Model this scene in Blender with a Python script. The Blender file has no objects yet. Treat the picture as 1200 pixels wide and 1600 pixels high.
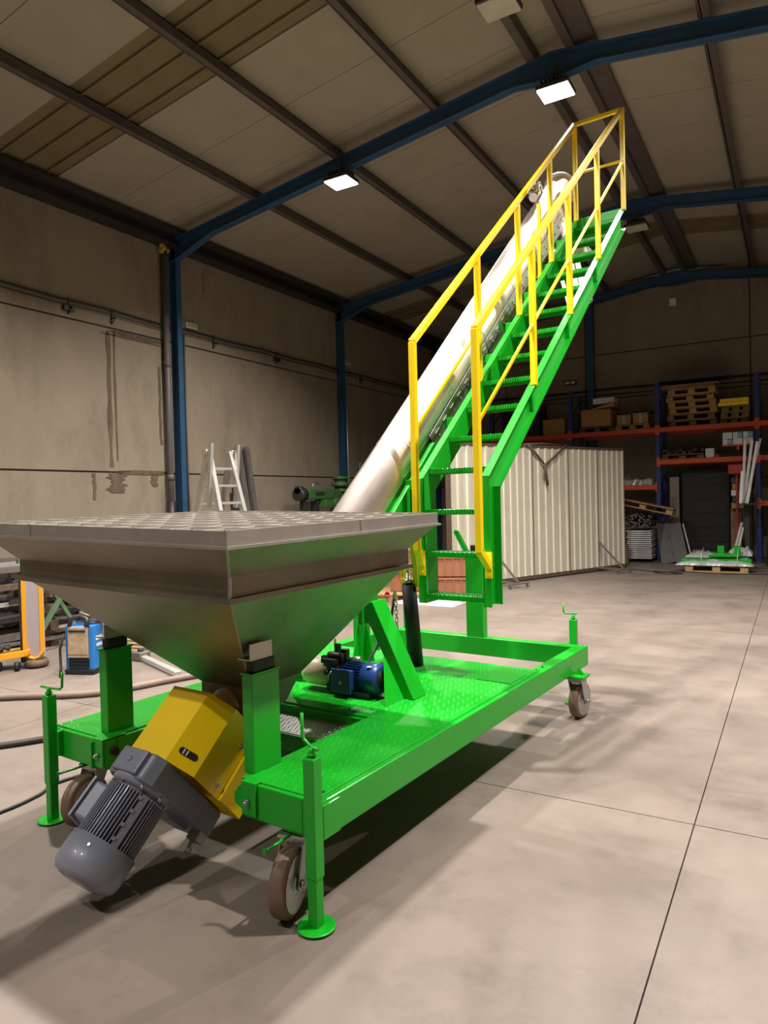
import bpy, bmesh, math, random
from mathutils import Vector, Matrix, noise
random.seed(7)
C = bpy.context.scene.collection
sc = bpy.context.scene
PI = math.pi
R = math.radians

# ---------------------------------------------------------------- camera
def basis(yaw, pit, rol):
    cp, sp = math.cos(pit), math.sin(pit)
    fw = Vector((0, cp, sp)); r = Vector((1, 0, 0)); up = r.cross(fw)
    r2 = r*math.cos(rol) + up*math.sin(rol); u2 = up*math.cos(rol) - r*math.sin(rol)
    T = Matrix(((math.cos(yaw), -math.sin(yaw), 0), (math.sin(yaw), math.cos(yaw), 0), (0, 0, 1)))
    return T @ r2, T @ u2, T @ fw
cr, cu, cf = basis(R(30.487), R(-1.0609), R(-1.4265))
cam = bpy.data.cameras.new('camera'); co = bpy.data.objects.new('camera', cam); C.objects.link(co)
M = Matrix((cr, cu, -cf)).transposed().to_4x4(); M.translation = Vector((0, 0, 1.6)); co.matrix_world = M
cam.sensor_fit = 'VERTICAL'; cam.sensor_height = 36; cam.lens = 36*1092.45/1600; cam.clip_start = .05; cam.clip_end = 100
sc.camera = co

# ---------------------------------------------------------------- world, exposure, view
w = bpy.data.worlds.new('world'); sc.world = w; w.use_nodes = True
w.node_tree.nodes['Background'].inputs[0].default_value = (.8, .85, 1, 1); w.node_tree.nodes['Background'].inputs[1].default_value = .02
vs = sc.view_settings; vs.view_transform = 'Standard'; vs.look = 'None'; vs.gamma = 1; vs.use_curve_mapping = False
vs.exposure = 0.1
LAMP_W = 285.0          # power of one high-bay lamp
LAMPS = [(-5.53, 8.42, 6.13, 1), (-2.42, 8.42, 6.43, 1), (.62, 8.42, 6.13, 1), (-5.53, 3.42, 6.13, 1), (-2.42, 3.42, 6.43, 1), (.62, 3.42, 6.13, 1),
         (-5.53, -1.58, 6.13, .38), (-2.42, -1.58, 6.43, .38)]

# ---------------------------------------------------------------- materials
def lin(c):
    return tuple((v/255/12.92 if v <= 10 else ((v/255+.055)/1.055)**2.4) for v in c) + (1,)
MATS = {}
def mat(name, col, rough=.6, metal=0, var=.12, scale=6, bump=0, bscale=60, spec=.5, dirt=None, dscale=2.5, damt=.5, stretch=None, coat=0, rvar=0):
    m = bpy.data.materials.new(name); m.use_nodes = True; MATS[name] = m
    nt = m.node_tree; N = nt.nodes; L = nt.links; b = N['Principled BSDF']
    base = lin(col)
    tc = N.new('ShaderNodeTexCoord'); mp = N.new('ShaderNodeMapping'); L.new(tc.outputs['Object'], mp.inputs[0])
    if stretch: mp.inputs['Scale'].default_value = stretch
    n1 = N.new('ShaderNodeTexNoise'); n1.inputs['Scale'].default_value = scale; n1.inputs['Detail'].default_value = 8; n1.inputs['Roughness'].default_value = .65
    L.new(mp.outputs[0], n1.inputs[0])
    cr_ = N.new('ShaderNodeValToRGB'); L.new(n1.outputs[0], cr_.inputs[0])
    cr_.color_ramp.elements[0].position = .3; cr_.color_ramp.elements[1].position = .7
    cr_.color_ramp.elements[0].color = tuple(v*(1-var) for v in base[:3]) + (1,)
    cr_.color_ramp.elements[1].color = tuple(min(1, v*(1+var)) for v in base[:3]) + (1,)
    out = cr_.outputs[0]
    if dirt:
        n2 = N.new('ShaderNodeTexNoise'); n2.inputs['Scale'].default_value = dscale; n2.inputs['Detail'].default_value = 12; n2.inputs['Roughness'].default_value = .75
        L.new(mp.outputs[0], n2.inputs[0])
        r2 = N.new('ShaderNodeValToRGB'); r2.color_ramp.elements[0].position = .5; r2.color_ramp.elements[1].position = .72
        r2.color_ramp.elements[0].color = (0, 0, 0, 1); r2.color_ramp.elements[1].color = (damt, damt, damt, 1)
        L.new(n2.outputs[0], r2.inputs[0])
        mx = N.new('ShaderNodeMix'); mx.data_type = 'RGBA'; L.new(r2.outputs[0], mx.inputs[0]); L.new(out, mx.inputs[6]); mx.inputs[7].default_value = lin(dirt)
        out = mx.outputs[2]
    L.new(out, b.inputs['Base Color'])
    b.inputs['Roughness'].default_value = rough; b.inputs['Metallic'].default_value = metal
    b.inputs['Specular IOR Level'].default_value = spec
    if coat: b.inputs['Coat Weight'].default_value = coat; b.inputs['Coat Roughness'].default_value = .12
    if rvar:
        mr = N.new('ShaderNodeMapRange'); L.new(n1.outputs[0], mr.inputs[0]); mr.inputs[1].default_value = .3; mr.inputs[2].default_value = .7
        mr.inputs[3].default_value = rough-rvar; mr.inputs[4].default_value = rough+rvar; L.new(mr.outputs[0], b.inputs['Roughness'])
    if bump:
        n3 = N.new('ShaderNodeTexNoise'); n3.inputs['Scale'].default_value = bscale; n3.inputs['Detail'].default_value = 5
        L.new(mp.outputs[0], n3.inputs[0])
        bp = N.new('ShaderNodeBump'); bp.inputs['Strength'].default_value = bump; bp.inputs['Distance'].default_value = .01
        L.new(n3.outputs[0], bp.inputs['Height']); L.new(bp.outputs[0], b.inputs['Normal'])
    return m
GREEN = mat('green_paint', (14, 160, 30), .38, var=.05, scale=3, coat=.15, spec=.45)
YEL = mat('yellow_paint', (252, 212, 6), .4, var=.04, scale=3, coat=.12)
STEEL = mat('stainless_sheet', (130, 123, 108), .46, .85, var=.2, scale=3.2, dirt=(92, 82, 66), dscale=1.8, damt=.5, bump=.05, bscale=8, rvar=.07)
STEELB = mat('stainless_bar', (182, 176, 170), .42, .75, var=.1, scale=9)
TUBE = mat('brushed_stainless_tube', (212, 198, 190), .5, 1, var=.09, scale=5, stretch=(1, .25, .25), rvar=.08)
SILV = mat('galvanised_steel', (185, 185, 182), .38, .9, var=.15, scale=20)
GRATE = mat('ground_grate_bar', (208, 200, 192), .4, .35, var=.1, scale=12)
CHROME = mat('chrome', (215, 215, 215), .12, 1, var=.02)
GREY = mat('grey_motor_paint', (138, 142, 158), .42, var=.05, scale=4, coat=.15)
GREYD = mat('grey_gearbox_paint', (124, 129, 144), .45, .1, var=.08, scale=6)
BLUEM = mat('blue_motor_paint', (28, 62, 122), .35, var=.06, coat=.3)
BLACK = mat('black_rubber', (22, 22, 23), .6, var=.1, scale=8)
BLKM = mat('black_valve_metal', (30, 30, 30), .45, .3, var=.2, scale=20)
CREAM = mat('cream_tank', (226, 208, 180), .4, var=.05)
TYRE = mat('brown_polyurethane_tyre', (114, 92, 78), .6, var=.12, scale=10, bump=.1)
TYRE2 = mat('orange_tyre_edge', (150, 80, 40), .5)
FLOOR = mat('polished_concrete_floor', (121, 109, 100), .5, var=.16, scale=1.1, dirt=(84, 74, 66), dscale=1.7, damt=.6, bump=.06, bscale=40, spec=.35, rvar=.1)
JOINT = mat('floor_joint_filler', (55, 48, 42), .9)
WALL = mat('precast_concrete', (138, 126, 109), .9, var=.1, scale=1.6, dirt=(80, 72, 60), dscale=1.1, damt=.45, bump=.12, bscale=25, spec=.2, stretch=(1, 1, .45))
STAIN = mat('black_water_stain', (98, 87, 72), .95, var=.3, scale=14, spec=.1, stretch=(1, 1, .3))
ROOFM = mat('cream_roof_sheet', (158, 149, 132), .75, var=.05, scale=2.0, dirt=(126, 114, 98), dscale=.7, damt=.3, spec=.3)
TRANS = mat('yellowed_translucent_sheet', (122, 108, 80), .6, var=.12, scale=3, spec=.3)
PURL = mat('dark_purlin_steel', (92, 82, 78), .6, .2, var=.2, scale=6)
BLUE = mat('blue_frame_paint', (40, 76, 108), .5, var=.12, scale=4)
PIPE = mat('grey_plastic_pipe', (92, 86, 84), .5)
FOAM = mat('yellow_foam', (170, 140, 50), .95, var=.3, scale=40, bump=.6)
CABLE = mat('black_cable', (34, 30, 28), .6)
HOSE = mat('grey_brown_hose', (128, 110, 98), .7, var=.15)
WHITEP = mat('white_ribbed_sheet', (206, 200, 180), .5, var=.05, scale=3, dirt=(150, 140, 120), dscale=2, damt=.25)
RUST = mat('rusty_steel_frame', (98, 80, 66), .75, .2, var=.3, scale=12)
WOOD = mat('pallet_wood', (178, 140, 92), .85, var=.22, scale=9, bump=.2, stretch=(1, 1, 1))
WOODD = mat('weathered_wood', (132, 106, 76), .9, var=.25, scale=9)
CARD = mat('cardboard', (168, 128, 82), .9, var=.08)
RORANGE = mat('orange_rack_beam', (198, 74, 34), .5, var=.1)
RBLUE = mat('blue_rack_upright', (34, 52, 118), .5, var=.1)
WHITE = mat('white_carton', (215, 215, 212), .7, var=.05)
CYAN = mat('blue_disc_print', (52, 132, 190), .6)
REDB = mat('red_box', (170, 50, 36), .6)
DKST = mat('dark_mill_steel', (70, 66, 66), .5, .6, var=.25, scale=10)
MIDST = mat('mill_steel_profile', (124, 116, 112), .48, .5, var=.2, scale=8)
PGREEN = mat('pale_green_primer', (84, 108, 78), .6, var=.1)
ALU = mat('aluminium', (205, 202, 194), .4, .65, var=.08, scale=8)
MGREEN = mat('machine_tool_green', (60, 98, 52), .45, var=.15)
WBLUE = mat('welder_blue', (40, 120, 196), .4, var=.05)
WBEIGE = mat('welder_dirty_panel', (176, 150, 124), .7, var=.25, scale=20)
CARTY = mat('cart_amber_paint', (240, 166, 24), .45, var=.05)
CARTG = mat('cart_grey_sheet', (170, 158, 160), .6, var=.06)
FILM = mat('plastic_wrap', (164, 172, 166), .25, var=.1, scale=6)
ORG = mat('orange_plastic', (150, 98, 70), .5, var=.08)
FOIL = mat('crumpled_foil', (180, 178, 176), .25, .8, var=.3, scale=20)
DARK = mat('dark_cabinet', (20, 20, 24), .6, var=.15)
CASTB = mat('dark_castings', (84, 72, 62), .6, .4, var=.3, scale=15)
ZINC = mat('white_flat_bar', (212, 210, 206), .5, .2)
def emit(name, col, s):
    m = bpy.data.materials.new(name); m.use_nodes = True; b = m.node_tree.nodes['Principled BSDF']
    b.inputs['Emission Color'].default_value = col; b.inputs['Emission Strength'].default_value = s; b.inputs['Base Color'].default_value = (.9, .9, .9, 1); return m
LENS = emit('lit_lamp_lens', (1, .98, .95, 1), 14)
OFFL = mat('unlit_lamp_lens', (190, 184, 172), .4)
GLOWG = mat('emergency_light_lens', (150, 165, 110), .4)

# ---------------------------------------------------------------- mesh helpers
class MB:
    def __init__(s): s.bm = bmesh.new()
    def face(s, pts):
        try: return s.bm.faces.new([s.bm.verts.new(p) for p in pts])
        except ValueError: return None
    def box(s, x0, x1, y0, y1, z0, z1, T=None):
        v = [s.bm.verts.new((x, y, z)) for x in (x0, x1) for y in (y0, y1) for z in (z0, z1)]
        if T is not None:
            for q in v: q.co = T @ q.co
        for f in ((0, 1, 3, 2), (4, 6, 7, 5), (0, 4, 5, 1), (2, 3, 7, 6), (0, 2, 6, 4), (1, 5, 7, 3)): s.bm.faces.new([v[i] for i in f])
        return s
    def cb(s, cx, cy, cz, sx, sy, sz, T=None): return s.box(cx-sx/2, cx+sx/2, cy-sy/2, cy+sy/2, cz-sz/2, cz+sz/2, T)
    def bar(s, a, b, w, h, up=(0, 0, 1)):
        a = Vector(a); b = Vector(b); d = (b-a).normalized(); u = Vector(up)
        if abs(d.dot(u)) > .98: u = Vector((0, 1, 0))
        sd = d.cross(u).normalized(); u = sd.cross(d)
        v = []
        for p in (a, b):
            for i, j in ((-1, -1), (1, -1), (1, 1), (-1, 1)): v.append(s.bm.verts.new(p+sd*(i*w/2)+u*(j*h/2)))
        for f in ((3, 2, 1, 0), (4, 5, 6, 7), (0, 1, 5, 4), (1, 2, 6, 5), (2, 3, 7, 6), (3, 0, 4, 7)): s.bm.faces.new([v[i] for i in f])
        return s
    def ring(s, c, d, r, n, ph=0):
        d = Vector(d).normalized(); u = Vector((0, 0, 1)) if abs(d.z) < .95 else Vector((1, 0, 0))
        a = d.cross(u).normalized(); b = d.cross(a)
        return [s.bm.verts.new(Vector(c)+a*(r*math.cos(2*PI*i/n+ph))+b*(r*math.sin(2*PI*i/n+ph))) for i in range(n)]
    def lathe(s, o, d, prof, n=24, smooth=True, cap0=True, cap1=True):
        o = Vector(o); d = Vector(d).normalized(); prev = None; first = None
        for t, r in prof:
            q = s.ring(o+d*t, d, max(r, 1e-4), n)
            if prev:
                for i in range(n):
                    f = s.bm.faces.new((prev[i], prev[(i+1) % n], q[(i+1) % n], q[i])); f.smooth = smooth
            else: first = q
            prev = q
        if cap0: s.bm.faces.new(first)
        if cap1: s.bm.faces.new(list(reversed(prev)))
        return s
    def cyl(s, a, b, r, n=16, r2=None, smooth=True):
        a = Vector(a); b = Vector(b); return s.lathe(a, b-a, [(0, r), ((b-a).length, r if r2 is None else r2)], n, smooth)
    def tube(s, pts, r, n=8, closed=False):
        pts = [Vector(p) for p in pts]; prev = None; u = None; first = None
        for i, p in enumerate(pts):
            d = (pts[min(i+1, len(pts)-1)]-pts[max(i-1, 0)]).normalized()
            if u is None: u = d.orthogonal().normalized()
            u = (u-d*u.dot(d)).normalized(); v = d.cross(u)
            q = [s.bm.verts.new(p+u*(r*math.cos(2*PI*k/n))+v*(r*math.sin(2*PI*k/n))) for k in range(n)]
            if prev:
                for k in range(n):
                    f = s.bm.faces.new((prev[k], prev[(k+1) % n], q[(k+1) % n], q[k])); f.smooth = True
            else: first = q
            prev = q
        s.bm.faces.new(list(reversed(first))); s.bm.faces.new(prev)
        return s
    def prism(s, poly, e):                       # polygon (3D points) swept by vector e
        e = Vector(e); a = [s.bm.verts.new(p) for p in poly]; b = [s.bm.verts.new(Vector(p)+e) for p in poly]; n = len(a)
        s.bm.faces.new(a); s.bm.faces.new(list(reversed(b)))
        for i in range(n): s.bm.faces.new((a[i], b[i], b[(i+1) % n], a[(i+1) % n]))
        return s
    def build(s, name, m, parent=None, kind=None, bevel=0, loc=None, label=None, off=None, seg=2):
        if off is not None:
            for v in s.bm.verts: v.co -= Vector(off)
        bmesh.ops.recalc_face_normals(s.bm, faces=s.bm.faces)
        me = bpy.data.meshes.new(name); s.bm.to_mesh(me); s.bm.free(); me.materials.append(m)
        o = bpy.data.objects.new(name, me); C.objects.link(o)
        if parent: o.parent = parent
        if loc: o.location = loc
        if kind: o['kind'] = kind
        if label: o['label'] = label
        if bevel:
            md = o.modifiers.new('bevel', 'BEVEL'); md.width = bevel; md.segments = seg; md.limit_method = 'ANGLE'; md.angle_limit = R(40)
        return o
def empty(name, loc=(0, 0, 0), rz=0, parent=None):
    o = bpy.data.objects.new(name, None); C.objects.link(o); o.location = loc; o.rotation_euler = (0, 0, rz); o.empty_display_size = .1
    if parent: o.parent = parent
    return o
def tag(o, label, cat, group=None):
    o['label'] = label; o['category'] = cat
    if group: o['group'] = group
    return o
def kids(o): return [c for c in bpy.data.objects if c.parent == o]
def copy_tree(o, parent=None):
    c = o.copy(); C.objects.link(c)
    if parent is not None: c.parent = parent
    for ch in list(o.children): copy_tree(ch, c)
    return c

# ================================================================ THE SETTING (building frame: x across, y along, z up)
XW, XE, XR, YN, YF = -9.15, 4.2, -2.48, -6.5, 18.62
def ztop(x): return 6.98-.138*abs(x-XR)          # top of rafters
# floor: slabs separated by saw-cut joints
fl = MB().box(XW-.2, XE+.2, YN-.2, YF+.2, -.3, -.02).build('floor', JOINT, kind='structure')
xs = [XW-.2, -4.95, -.437, XE+.2]; ys = [YN-.2, -.9, 3.605, 8.75, 13.3, YF+.2]
for i in range(len(xs)-1):
    for j in range(len(ys)-1):
        MB().box(xs[i]+.003, xs[i+1]-.003, ys[j]+.003, ys[j+1]-.003, -.02, 0).build('floor_slab', FLOOR, fl)
# walls: precast panels on a backing
def wall_panels(name, fixed, a0, rows, cols, axis):
    if axis == 'x': back = MB().box(min(fixed, fixed+a0), max(fixed, fixed+a0), cols[0], cols[-1], -.1, rows[-1])
    else: back = MB().box(cols[0], cols[-1], min(fixed, fixed+a0), max(fixed, fixed+a0), -.1, rows[-1])
    wb = back.build(name, JOINT, kind='structure')
    sgn = -1 if a0 > 0 else 1
    for i in range(len(cols)-1):
        for j in range(len(rows)-1):
            g = .012; d = random.uniform(.018, .026)
            a, b = sorted((fixed, fixed+sgn*d))
            q = MB()
            if axis == 'x': q.box(a, b, cols[i]+g, cols[i+1]-g, rows[j]+g, rows[j+1]-g)
            else: q.box(cols[i]+g, cols[i+1]-g, a, b, rows[j]+g, rows[j+1]-g)
            q.build('wall_panel', WALL, wb, bevel=.006, seg=1)
    return wb
bays = [YN, -1.45, 3.55, 8.55, 13.55, YF]
wl = wall_panels('wall_left', XW, -.2, [0, 2.12, 4.36, 6.12], bays, 'x')
wr = wall_panels('wall_right', XE, .2, [0, 2.12, 4.36, 6.12], bays, 'x')
wf = wall_panels('wall_far', YF, .2, [0, 1.9, 4.05, 5.2, 6.98], [XW, -6.9, -4.7, -.87, 2.0, XE], 'y')
wn = wall_panels('wall_near', YN, -.2, [0, 2.12, 4.36, 6.98], [XW, -4.7, -.3, XE], 'y')
# water stains: thin irregular stain patches on the left wall
def stain(y, z, wy, hz, seed):
    q = MB(); rnd = random.Random(seed)
    n = 10
    L = [(XW+.0275, y+wy*(.5+.25*rnd.uniform(-1, 1)), z-hz*i/n) for i in range(n+1)]
    Rr = [(XW+.0275, y-wy*(.5+.25*rnd.uniform(-1, 1)), z-hz*i/n) for i in range(n+1)]
    q.prism(L+list(reversed(Rr)), (.001, 0, 0))
    return q.build('water_stain', STAIN, wl)
for a in ((7.22, 4.3, .07, 2.1, 1), (7.33, 4.3, .03, 2.0, 2), (8.22, 3.9, .05, 1.3, 3), (8.4, 6.0, .06, 1.3, 4), (7.7, 4.34, .9, .1, 5), (8.33, 4.3, .06, .25, 6),
          (7.9, 2.16, .9, .07, 7), (7.3, 2.1, .3, .3, 8), (9.3, 5.75, .02, .35, 9), (6.9, 2.1, .05, .4, 10), (8.05, 2.1, .12, .2, 11)): stain(*a)
# roof sheets, 1 m wide strips on both slopes
ceil = MB()
for sx in (-1, 1):
    xe = XR+sx*(XR-XW if sx < 0 else XE-XR)
    ceil.prism([(XR, YN-.2, ztop(XR)+.24), (xe, YN-.2, ztop(xe)+.24), (xe, YN-.2, ztop(xe)+.3), (XR, YN-.2, ztop(XR)+.3)], (0, YF-YN+.4, 0))
ceil = ceil.build('ceiling', ROOFM, kind='structure')
y = YN-.2; k = 0
while y < YF+.15:
    wd = 1.0
    if abs(y-5.4) < .5 and y < 5.45: pass
    tr = (4.9 < y < 5.75) or (14.9 < y < 15.75)
    y2 = min(y+wd, YF+.2)
    for sx in (-1, 1):
        xe = XW if sx < 0 else XE
        d = .0 if not tr else .02
        q = MB().prism([(XR, y+.004, ztop(XR)+.17+d), (xe, y+.004, ztop(xe)+.17+d), (xe, y+.004, ztop(xe)+.24), (XR, y+.004, ztop(XR)+.24)], (0, y2-y-.008, 0))
        if tr:      # corrugations of the translucent strip
            for c in range(3):
                yy = y+.16+c*.33
                q.prism([(XR, yy, ztop(XR)+.175+d), (xe, yy, ztop(xe)+.175+d), (xe, yy, ztop(xe)+.158), (XR, yy, ztop(XR)+.158)], (0, .035, 0))
        q.build('roof_sheet', TRANS if tr else ROOFM, ceil)
    y = y2
# purlins
n_tr = 0
def z_purlin(x, wdt=.07, h=.17):
    global n_tr; n_tr += 1
    z0 = ztop(x); q = MB()
    q.box(x-.008, x+.008, YN, YF, z0, z0+h); q.box(x-.008, x+wdt, YN, YF, z0-.004, z0+.01); q.box(x-wdt, x+.008, YN, YF, z0+h-.012, z0+h)
    q.box(x-wdt*.9, x+.0, YN, YF, z0+h*.5, z0+h*.5+.01)
    q.box(x-wdt*.5, x-wdt*.5+.012, YN, YF, z0+.0, z0+h)
    return q.build('trim_%d' % n_tr, PURL, kind='structure')
for x in (-7.24, -5.67, -4.09, -.8, .75, 2.3, 3.7): z_purlin(x)
q = MB()                                          # double ridge purlin with cover strip
for x in (-2.74, -2.26): q.box(x-.05, x+.05, YN, YF, ztop(x)+.0, ztop(x)+.17)
q.box(-2.22, -1.98, YN, YF, ztop(-2.1)+.08, ztop(-2.1)+.13); n_tr += 1
q.build('trim_%d' % n_tr, PURL, kind='structure')
for s, x in ((1, XW), (-1, XE)):                  # eaves beams along the wall heads
    q = MB(); q.box(min(x, x+s*.24), max(x, x+s*.24), YN, YF, 5.92, 5.97); q.box(min(x+s*.1, x+s*.13), max(x+s*.1, x+s*.13), YN, YF, 5.95, 6.22)
    q.box(min(x, x+s*.3), max(x, x+s*.3), YN, YF, 6.1, 6.2); n_tr += 1
    q.build('trim_%d' % n_tr, DKST, kind='structure')
# portal frames: blue I-section columns, haunched rafters
def ibeam(q, pts, hb, wd, ynorm):                 # pts: list of (x, ztop, depth) ; web plane at y
    for (x0, z0, d0), (x1, z1, d1) in zip(pts[:-1], pts[1:]):
        q.prism([(x0, ynorm-.005, z0), (x1, ynorm-.005, z1), (x1, ynorm-.005, z1-d1), (x0, ynorm-.005, z0-d0)], (0, .01, 0))
        q.prism([(x0, ynorm-wd/2, z0), (x1, ynorm-wd/2, z1), (x1, ynorm-wd/2, z1-.014), (x0, ynorm-wd/2, z0-.014)], (0, wd, 0))
        q.prism([(x0, ynorm-wd/2, z0-d0+.014), (x1, ynorm-wd/2, z1-d1+.014), (x1, ynorm-wd/2, z1-d1), (x0, ynorm-wd/2, z0-d0)], (0, wd, 0))
for yy in (-1.45, 3.55, 8.55, 13.55, 18.5):
    n_tr += 1
    q = MB()
    ibeam(q, [(XW+.04, ztop(XW+.04), .36), (XW+.2, ztop(XW+.2), .36), (-8.15, ztop(-8.15), .2), (-3.0, ztop(-3.0), .21), (XR, ztop(XR), .33), (-1.96, ztop(-1.96), .21), (3.2, ztop(3.2), .2), (XE-.2, ztop(XE-.2), .36)], 0, .13, yy)
    fr = q.build('trim_%d' % n_tr, BLUE, kind='structure')
    q = MB()
    for s, x in ((1, XW+.03), (-1, XE-.03)):
        q.box(min(x, x+s*.012), max(x, x+s*.012), yy-.055, yy+.055, 0, 6.0); q.box(min(x+s*.15, x+s*.162), max(x+s*.15, x+s*.162), yy-.055, yy+.055, 0, 6.0)
        q.box(min(x, x+s*.16), max(x, x+s*.16), yy-.005, yy+.005, 0, 6.05)
    q.build('column', BLUE, fr)
n_tr += 1
q = MB().box(-4.62, -4.46, 18.42, 18.58, 0, 6.6).box(-.2, -.04, 18.42, 18.58, 0, 6.7)
q.build('trim_%d' % n_tr, BLUE, kind='structure')
# lamps
def lamp(x, y, z, k, lit=True, lab=None):
    r = empty('high_bay_lamp', (x, y, z))
    MB().box(-.2, .2, -.17, .17, .0, .05).box(-.15, .15, -.12, .12, .05, .09).build('housing', DKST, r, bevel=.01)
    q = MB()
    for i in range(7): q.box(-.15+i*.048, -.142+i*.048, -.12, .12, .09, .14)
    q.build('heat_sink', DKST, r)
    MB().box(-.02, .02, -.02, .02, .1, .34).box(-.12, .12, -.02, .02, .14, .155).build('bracket', DKST, r)
    MB().box(-.185, .185, -.155, .155, -.015, .0).build('lens', LENS if lit else OFFL, r)
    if lit:
        ld = bpy.data.lights.new('lamp_light', 'AREA'); ld.shape = 'RECTANGLE'; ld.size = .16; ld.size_y = .14; ld.energy = LAMP_W*k; ld.color = (1, .955, .9); ld.spread = R(140)
        lo = bpy.data.objects.new('lamp_light', ld); C.objects.link(lo); lo.parent = r; lo.location = (0, 0, -.03)
    tag(r, lab, 'lamp')
labs = ['lit square ceiling lamp under the left half of the nearest blue rafter', 'lit square ceiling lamp under the peak of the nearest blue rafter', 'lit square ceiling lamp above the right-hand side beyond the stair',
        'lit ceiling lamp whose glow shows in the top left corner', 'lit ceiling lamp above the hopper out of view', 'lit ceiling lamp above the right floor out of view', 'lit ceiling lamp behind the viewer on the left', 'lit ceiling lamp behind the viewer at the ridge']
for (x, y, z, k), lb in zip(LAMPS, labs): lamp(x, y, z, k, True, lb)
lamp(-2.42, 13.4, 6.4, 0, False, 'unlit square lamp under the peak of the second blue rafter')
lamp(-2.55, 6.9, 6.6, 0, False, 'unlit pale flat lamp hanging at the ridge at the top edge')

# wall services on the left wall
def pipe(name, pts, r, m, lab, cat, grp=None, n=8): return tag(MB().tube(pts, r, n).build(name, m), lab, cat, grp)
xw = XW+.06
for dz, lab in ((0, 'upper dark conduit running along the left wall above the concrete joint'), (-.07, 'thin lower conduit along the left wall just under the thicker one')):
    pts = [(xw, YN+.3+i*.5, 4.62+dz+.012*math.sin(i*1.7)) for i in range(50)]
    pipe('wall_conduit', pts, .016 if dz == 0 else .01, CABLE, lab, 'pipe')
for i, yy in enumerate((2.5, 6.55, 7.3, 9.5, 11.3, 14.5)):
    q = MB().box(XW+.02, XW+.13, yy-.012, yy+.012, 4.5, 4.52).box(XW+.02, XW+.035, yy-.012, yy+.012, 4.42, 4.66).bar((XW+.03, yy, 4.43), (XW+.12, yy, 4.5), .01, .01)
    if i in (1, 4): q.box(XW+.02, XW+.08, yy-.1, yy+.08, 4.46, 4.53)
    tag(q.build('conduit_bracket', DKST), 'small dark conduit bracket on the wall '+('near the left edge', 'holding a sagging box left of the drain pipe', 'just left of the drain pipe', 'just right of the nearest column', 'midway between the two columns', 'beyond the second column')[i], 'bracket', 'conduit brackets on the left wall')
q = MB().cyl((XW+.1, 8.33, 0), (XW+.1, 8.33, 5.9), .055, 14)
dp = q.build('drain_pipe', PIPE)
for z in (.7, 2.0, 3.9): MB().cyl((XW+.1, 8.33, z), (XW+.1, 8.33, z+.1), .062, 14).build('pipe_collar', PIPE, dp)
MB().cyl((XW+.1, 8.33, .9), (XW+.1, 8.33, 1.65), .066, 14).build('pipe_sleeve', DKST, dp)
tag(dp, 'grey drain pipe standing in front of the nearest blue wall column', 'pipe')
q = MB(); 
for i in range(9): q.lathe((XW+.1+random.uniform(-.05, .05), 8.33+random.uniform(-.07, .07), 5.86+random.uniform(-.05, .1)), (random.uniform(-1, 1), random.uniform(-1, 1), 1), [(-.05, .02), (-.02, .05), (.02, .05), (.05, .02)], 7)
tag(q.build('foam_sealant', FOAM), 'yellow expanding foam around the top of the drain pipe', 'foam')
pipe('thin_conduit', [(XW+.045, 8.78, 4.55), (XW+.045, 8.78, 0)], .014, PIPE, 'thin grey conduit going down the wall right of the nearest column', 'pipe')
pipe('thin_conduit', [(XW+.045, 13.85, 4.9), (XW+.045, 13.85, 0)], .02, ALU, 'thin pale conduit beside the second blue wall column', 'pipe')
for yy, z, lb in ((8.95, 4.72, 'small green-tinted emergency light on the left wall right of the nearest column'), (13.9, 4.85, 'small emergency light on the left wall beside the second column')):
    e = empty('emergency_light', (XW+.025, yy, z)); MB().box(0, .05, -.13, .13, -.05, .05).build('housing', WHITE, e, bevel=.008); MB().box(.05, .06, -.11, .11, -.035, .035).build('lens', GLOWG, e); tag(e, lb, 'light')
e = empty('emergency_light', (-5.1, YF-.03, 4.55)); MB().box(-.16, .16, -.06, 0, -.06, .06).build('housing', DKST, e); MB().box(-.13, -.02, -.07, -.06, -.03, .03).box(.02, .13, -.07, -.06, -.03, .03).build('lens', WHITE, e); tag(e, 'small twin emergency light on the far wall left of its blue column', 'light')
tag(MB().box(-2.62, -2.47, YF-.05, YF-.02, 6.18, 6.36).build('wall_box', WHITE), 'small white square box high on the far gable wall', 'box')
pipe('far_wall_conduit', [(-8+i*.5, YF-.06, 4.28+.01*math.sin(i)) for i in range(24)], .03, CABLE, 'dark conduit running along the far wall above the rack', 'pipe')
pipe('far_wall_conduit', [(-8+i*.5, YF-.06, 4.15+.01*math.cos(i)) for i in range(24)], .014, CABLE, 'thin cable along the far wall under the conduit', 'pipe')

# ================================================================ THE MACHINE (own frame, turned 3.5 degrees on the floor)
RZ = -R(3.5356)
OM = Vector((-2.45, 3.45, 0))
root = empty('auger_conveyor', tuple(Matrix.Rotation(RZ, 3, 'Z') @ OM), RZ)
tag(root, 'green wheeled auger conveyor with steel feed hopper, inclined tube and yellow-railed stair', 'machine')
KS, DZ = 1.042, -.0672                           # drawing units of the machine to metres, and its ride height
def CV(v): return Vector(v)*KS + Vector((0, 0, DZ))
def P(q, name, m, parent=None, **k):
    for v in q.bm.verts: v.co = CV(v.co)
    return q.build(name, m, parent or root, off=OM, **k)
def L3(*p): return Vector(p)-OM
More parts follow.
